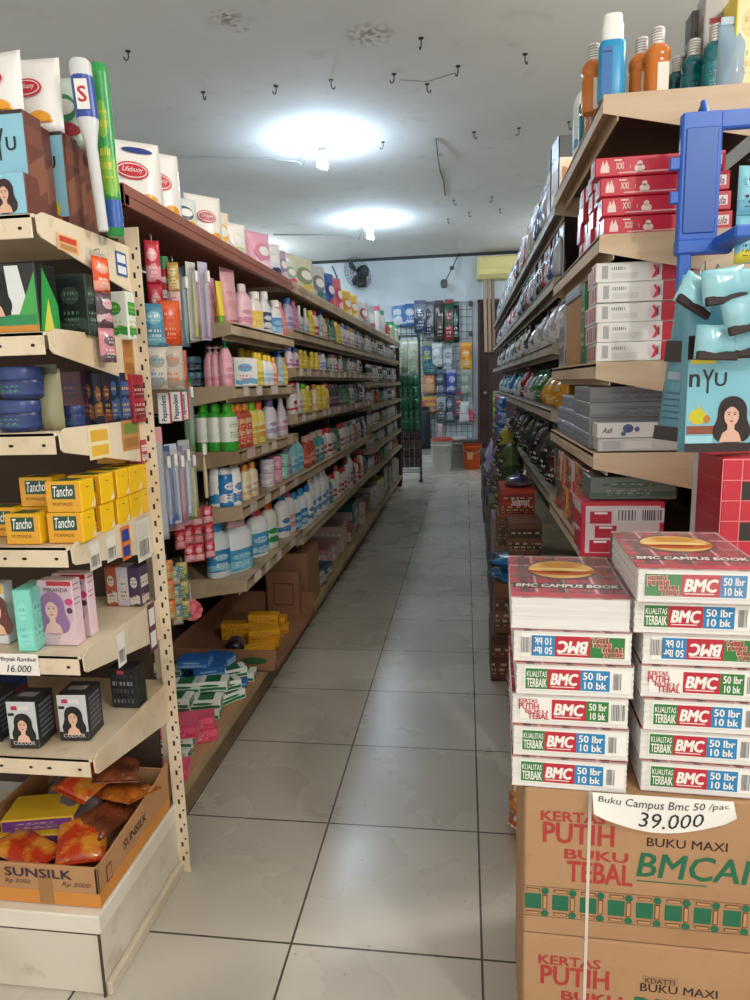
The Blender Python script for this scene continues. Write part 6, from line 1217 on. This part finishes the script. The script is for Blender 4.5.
# wall grid with hanging goods
g = empty('wall_grid', (-.43, YW, 1.3)); label(g, 'black wire display grid on the pale blue back wall', 'display grid'); mb = MB(); GI = mat('3a4448', .5)
for k in range(15): x = -.52+k*.075; mb.tube([(x, 0, -.92), (x, 0, .92)], .004, GI, 5)
for k in range(20): zz = -.92+k*.0968; mb.tube([(-.52, -.004, zz), (.53, -.004, zz)], .004, GI, 5)
mb.build('wire_mesh', g)
for zz in (.9, .5):
    mb = MB(); mb.box(.48, -.02, zz-.03, .53, .04, zz+.03, GI, .004); mb.build('wall_clip', g)
HP = []
items = [ # px, py(top), w px, h px, colour, colour2, look
    (398, 305, 12, 20, '6a9ac8', 'd0dce8', 'blue and white bag'), (409, 303, 13, 22, '4a7ab8', 'c8d4e4', 'blue patterned bag'), (420, 303, 12, 28, '8a96b0', '3a4668', 'slate bag'), (429, 304, 10, 32, '9aa0a8', '4a505a', 'grey bag'), (439, 303, 9, 36, '4a4238', '2a2826', 'black and brown pack'), (449, 302, 9, 38, '2a5a4c', '8a2a34', 'green and maroon pack'), (455, 304, 8, 36, '23242a', '3a6a5a', 'black pack'),
    (427, 345, 10, 20, '5a6a9a', '8a9a6a', 'indigo bag'), (437, 346, 10, 20, 'b8c4c8', 'dfe6e8', 'clear silver bag'), (447, 348, 10, 22, 'c8d4da', '8a98a0', 'clear pale bag'), (466, 345, 11, 24, 'd88a2c', 'e8b040', 'orange bag'), (430, 362, 13, 12, '3a7a84', '2a5a64', 'teal bag'), (429, 373, 12, 20, 'd08a58', 'e0a878', 'peach bag'), (441, 372, 11, 22, '3a4a5c', '6a7a8c', 'steel blue bag'), (451, 372, 9, 22, '4a5ab0', 'b0b8d8', 'blue white bag'),
    (418, 395, 12, 16, '5a7080', '8a9aa4', 'slate blue bag'), (430, 399, 16, 14, 'b86a58', 'd8b048', 'copper rainbow bag'), (441, 396, 9, 26, 'a8b0b8', '5a626a', 'silver bag'), (450, 396, 9, 26, '4a566a', '8a96a8', 'dark blue bag'), (458, 394, 9, 24, '5a6470', 'a04048', 'grey red bag'), (464, 404, 9, 18, 'c8ccd0', 'e0e2e4', 'white bag'), (470, 412, 8, 10, 'c83a58', 'd86a80', 'crimson bag'), (440, 424, 5, 14, 'd8b0b0', 'e8c8c8', 'pale pink bag'), (466, 372, 9, 22, '8a9a90', 'a8b4ac', 'sage bag')]
for q, (px, py, w, h, c, c2, lk) in enumerate(items):
    Y = YW-.03-.02*(q % 3); a = at(px, py, Y=Y); W_, H_ = w*Y/675, h*Y/675
    P = Proto('hanging_bag', 'bag'); P.part('hanging_bag', MB().pillow(W_, H_, .05, printed(c, c2, 'd8dee2', 2.6, .18, q % 5), 8, 8, z0=-H_, wob=.35, seed=q)); P.part('header_card', MB().box(-W_*.48, -.004, -.02, W_*.48, .004, .035, mat(c2, .4)))
    spawn(P, a, 0, lk, 'hung on the back wall grid', px)
# wall fan
p = at(360, 272, Y=YB-.25); t = empty('wall_fan', p); label(t, 'dark wall fan tilted downwards high on the back wall', 'fan')
R_ = Matrix.Rotation(-.55, 4, 'Z') @ Matrix.Rotation(.45, 4, 'X'); DKF = mat('1d2024', .45)
mb = MB(R_)
for r_ in (.05, .1, .15, .19, .215): mb.tube([(r_*math.cos(a*PI/12), -.09+.03*(r_/.215)**2, r_*math.sin(a*PI/12)) for a in range(25)], .0028, DKF, 5)
for k in range(24): a = k*PI/12; mb.tube([(.04*math.cos(a), -.09, .04*math.sin(a)), (.15*math.cos(a), -.075, .15*math.sin(a)), (.215*math.cos(a), -.05, .215*math.sin(a)), (.16*math.cos(a), .0, .16*math.sin(a)), (.05*math.cos(a), .02, .05*math.sin(a))], .002, DKF, 4)
mb.build('cage', t)
for k in range(3):
    mb = MB(R_); a = k*2*PI/3; pts = []
    for s_, wv in ((0, .02), (.35, .055), (.75, .07), (1, .04)):
        r_ = .03+.16*s_; pts.append((r_, wv))
    ring = [[Vector((r_*math.cos(a+e*wv/r_), -.05+e*.02+tt, r_*math.sin(a+e*wv/r_))) for e, tt in ((-1, 0), (1, 0), (1, .004), (-1, .004))] for r_, wv in pts]
    mb.loft(ring, mat('3a4650', .35)); mb.build('blade', t)
mb = MB(R_); mb.lathe([(.02, -.04), (.05, -.02), (.065, .03), (.06, .11), (.03, .14)], DKF, n=16, M=Matrix.Rotation(-PI/2, 4, 'X') @ Matrix.Translation((0, 0, 0))); mb.build('motor', t)
mb = MB(); mb.box(-.055, -.02, -.19, .075, .1, -.02, DKF, .015); mb.tube([(0, .05, -.06), (.02, .15, -.1), (.02, .24, -.1)], .025, DKF, 8); mb.build('wall_bracket', t)
p0, p1 = at(332, 266, Y=YB-.01), at(338, 286, Y=YB-.01); o = MB().tube([p0, (p0+p1)/2+Vector((.02, -.01, 0)), p1, p1+Vector((.06, -.005, -.25))], .008, mat('4a5258', .6), 6).build('hanging_fan_cord'); label(o, 'dark cord running down the wall next to the fan', 'cord')
# lamp holder on a bent arm
p0, p1, p2 = at(460, 252, Y=YB-.02), at(452, 268, Y=YB-.2), at(444, 284, Y=YB-.22)
t = empty('wall_spotlight', p1); label(t, 'small unlit lamp holder on a thin bent arm at the back wall', 'lamp'); mb = MB(); mb.tube([p0-p1, (0, 0, 0), p2-p1], .008, mat('3c3c3e', .5), 6); mb.build('arm', t)
mb = MB(); mb.lathe([(.035, -.05), (.05, 0), (.04, .05), (.015, .06)], mat('55585a', .4), n=14, M=Matrix.Translation(p2-p1)); mb.build('lamp_head', t); mb = MB(); mb.box(-.03, -.02, -.02, .03, .02, .02, mat('3c3c3e', .5), .004); mb.build('joint', t)
# air conditioner casing
a, b_ = at(477, 256, Y=YB-.28), at(520, 277, Y=YB-.28); t = empty('air_conditioner', (a.x, YB-.28, b_.z)); label(t, 'yellowed air conditioner casing at the end of the carton shelving', 'air conditioner'); w, h = .85, a.z-b_.z
AC = worn('e2d694', 'd4c684', 3, .5); mb = MB(); mb.box(0, 0, 0, w, .27, h, AC, .02); mb.build('casing', t); mb = MB(); mb.box(.02, -.004, .01, w-.02, .02, .045, mat('b8ac74', .5), .004); mb.box(.02, -.006, .05, w-.02, 0, .054, mat('8a8058', .5)); mb.build('air_outlet', t); mb = MB(); mb.box(.03, -.005, h*.45, w-.03, .01, h-.03, AC, .006); mb.build('front_panel', t)
# pipes in front of the door top
for q, (px, c, lk) in enumerate(((484.5, 'b09a84', 'thin beige pipe at the door corner, first'), (488.5, 'a89078', 'thin beige pipe at the door corner, second'), (492.5, '8a7260', 'brown pipe at the door corner, third'))):
    a, b_ = at(px, 277, Y=YB-.2), at(px+1.5, 352, Y=YB-.2); o = MB().tube([a, b_], .022, mat(c, .6), 8).build('hanging_pipe'); label(o, lk, 'pipe', 'pipes below the air conditioner')
# buckets
def bucket(name, px, Y, r, h, c, lidc, lab, extra=None):
    x = solveX(px, Y, .2); t = empty(name, (x, Y, 0)); label(t, lab, 'bucket', 'plastic buckets by the back wall')
    mb = MB(); mb.lathe([(r*.82, 0), (r*.84, .01), (r*.98, h*.93), (r*1.03, h*.93), (r*1.03, h*.97), (r*.99, h*.97)], mat(c, .4), n=24)
    mb.lathe([(r*.955, h*.8), (r*1.01, h*.81), (r*1.01, h*.84), (r*.97, h*.85)], mat(c, .4), n=24); mb.build('bucket_body', t)
    mb = MB(); mb.lathe([(r*1.06, h*.96), (r*1.07, h*.97), (r*1.07, h*1.02), (r*.98, h*1.05), (r*.9, h*1.045)], mat(lidc, .35), n=24); mb.build('lid', t)
    mb = MB(); mb.tube([(r*1.04*math.cos(PI+k*PI/10), -r*1.04*abs(math.sin(k*PI/10))*.9, h*.86-.10*math.sin(k*PI/10)) for k in range(11)], .004, STEEL, 6); mb.build('handle', t)
    if extra:
        mb = MB(); n = 8; mb.add([(r*.93*math.cos(-2.2+k*.1), r*.93*math.sin(-2.2+k*.1), h*zz) for zz in (.38, .66) for k in range(n)], [(k, k+1, n+k+1, n+k) for k in range(n-1)], mat(extra, .5)); mb.build('label', t)
bucket('bucket', 441.5, 8.95, .138, .42, 'dcdad2', 'b8483a', 'white bucket with red lid in front of the grid')
bucket('bucket', 457.5, 9.38, .11, .40, '9a9a94', 'c8c8c4', 'grey bucket between the white and orange ones')
bucket('bucket', 472, 9.12, .125, .37, 'd8561c', '3a2a2c', 'orange bucket with dark lid by the door', 'e8a878')
a, b_ = at(418, 445, Y=YB-.2), at(434, 464, Y=YB-.2); mb = MB()
for k in range(3): mb.box(a.x-.3, YB-.22+.06*k, 0, b_.x+.05, YB-.015, .085*(k+1), mat('dcdcd6', .5), .004)
o = mb.build('step_platform'); label(o, 'low white stepped platform against the back wall', 'platform')
a = at(425, 420, Y=YB-.15); P = Proto('dark_bag', 'bag'); P.part('dark_bag', MB().pillow(.2, .55, .12, mat('1c2c30', .4), 8, 8, flat=.8, taper=.4, wob=.15)); P.part('seal', MB().box(-.06, -.003, .54, .06, .003, .58, mat('24363a', .4))); spawn(P, (a.x-.0, YB-.15, .256), 0, 'dark green black bag leaning on the wall', 'on white stepped platform')
# rotating stand with green strips beside the end of the toiletries shelving
t = empty('display_stand', (-.60, 8.05, 0)); label(t, 'black wire display stand at the end of the toiletries shelving', 'display stand'); mb = MB()
for x in (-.17, .07):
    for y in (-.1, .1): mb.tube([(x, y, .0), (x, y, 1.72)], .008, GI, 6)
for zz in (.12, .45, .85, 1.25, 1.7): mb.tube([(-.17, -.1, zz), (.07, -.1, zz), (.07, .1, zz), (-.17, .1, zz), (-.17, -.1, zz)], .006, GI, 6)
mb.build('stand_frame', t)
for x in (-.17, .07):
    mb = MB(); mb.lathe([(.02, 0), (.024, .01), (.02, .03)], BLACK, n=10, c=(x, -.1)); mb.build('foot', t)
GRS = (printed('2f7a50', '1f5a3c', '6aa884', 3, .25), printed('2a6a48', '3f8a60', '8ab8a0', 3, .25, 2)); PLS = (printed('5a3a44', '3a2a30', 'a8909a', 3, .25), printed('6a4448', '4a5a50', '9a8a8a', 3, .25, 2))
for q in range(4): spawn(sachet_strip('hanging_sachet_strip', 5, .062, .13, .03, GRS), (-.75+.062*q, 7.915, 1.25), 0, 'green sachet strip on the black stand', 'at end of toiletries shelving', q)
for q in range(4): spawn(sachet_strip('hanging_sachet_strip', 4, .06, .11, .03, PLS), (-.75+.062*q, 7.915, .62), 0, 'plum sachet strip low on the stand', 'at end of toiletries shelving', q)
for q, (x, c, lk) in enumerate(((-.72, 'e2e6d8', 'big white diaper pack'), (-.60, 'dfe2d0', 'big cream diaper pack'))): spawn(sack(c, .112, .38, .12, q, 'b8c8a0'), (x+.0, 8.03, 1.26), .1, lk, 'on the black display stand', q)

# ------------------------------------------------------------------ light
w = bpy.data.worlds.new('daylight'); scene.world = w; w.use_nodes = True
w.node_tree.nodes['Background'].inputs[0].default_value = lin('fff9f1'); w.node_tree.nodes['Background'].inputs[1].default_value = 1.35
for nm, loc, e in (('added_fill_light', (-3.1, 2.4, 2.5), 10), ('added_fill_light', (-2.6, 8.3, 2.5), 26), ('added_fill_light', (1.6, 1.9, 2.5), 80), ('added_fill_light', (1.4, 8.2, 2.3), 22), ('added_front_fill', (1.3, -.5, 2.45), 58)):  # unseen fill lights, added to brighten the ceiling, near shelves and back wall
    l = bpy.data.lights.new(nm, 'POINT'); l.energy = e; l.color = (1, .96, .9) if loc[1] < 3 else (.86, .95, 1); l.shadow_soft_size = .06; o = bpy.data.objects.new(nm, l); COL.objects.link(o); o.location = loc
scene.view_settings.view_transform = 'Standard'; scene.view_settings.look = 'None'; scene.view_settings.gamma = 1; scene.view_settings.use_curve_mapping = False
scene.view_settings.exposure = 0.0
scene.cycles.use_denoising = True; scene.cycles.max_bounces = 8; scene.cycles.sample_clamp_indirect = 6

# ------------------------------------------------------------------ labels: tell look-alikes apart by their place in the row
def low(p):
    for a in ('second', 'third', 'fourth', 'fifth'): p = p.replace('on %s shelf' % a, 'on %s-lowest shelf' % a)
    return p.replace('on first shelf', 'on lowest shelf')
REG = [(o, look, low(place), key, group) for o, look, place, key, group in REG]
cnt = {}
for o, look, place, key, group in REG: cnt.setdefault((look, place), []).append((key, o, group))
for (look, place), l in cnt.items():
    l.sort(key=lambda t: t[0])
    for i, (k, o, g) in enumerate(l):
        o['label'] = ('%s %s' % (look, place) if len(l) == 1 else '%s %s from near end %s' % (ORD[i], look, place)).strip()
        if g: o['group'] = g
        elif len(l) > 1: o['group'] = '%s row %s' % (look, place)
bycat = {}
for o, look, place, key, group in REG:
    if 'group' not in o: bycat.setdefault((place, o['category']), []).append(o)
for (place, c), l in bycat.items():
    if len(l) > 2:
        for o in l: o['group'] = '%ss %s' % (c, place)
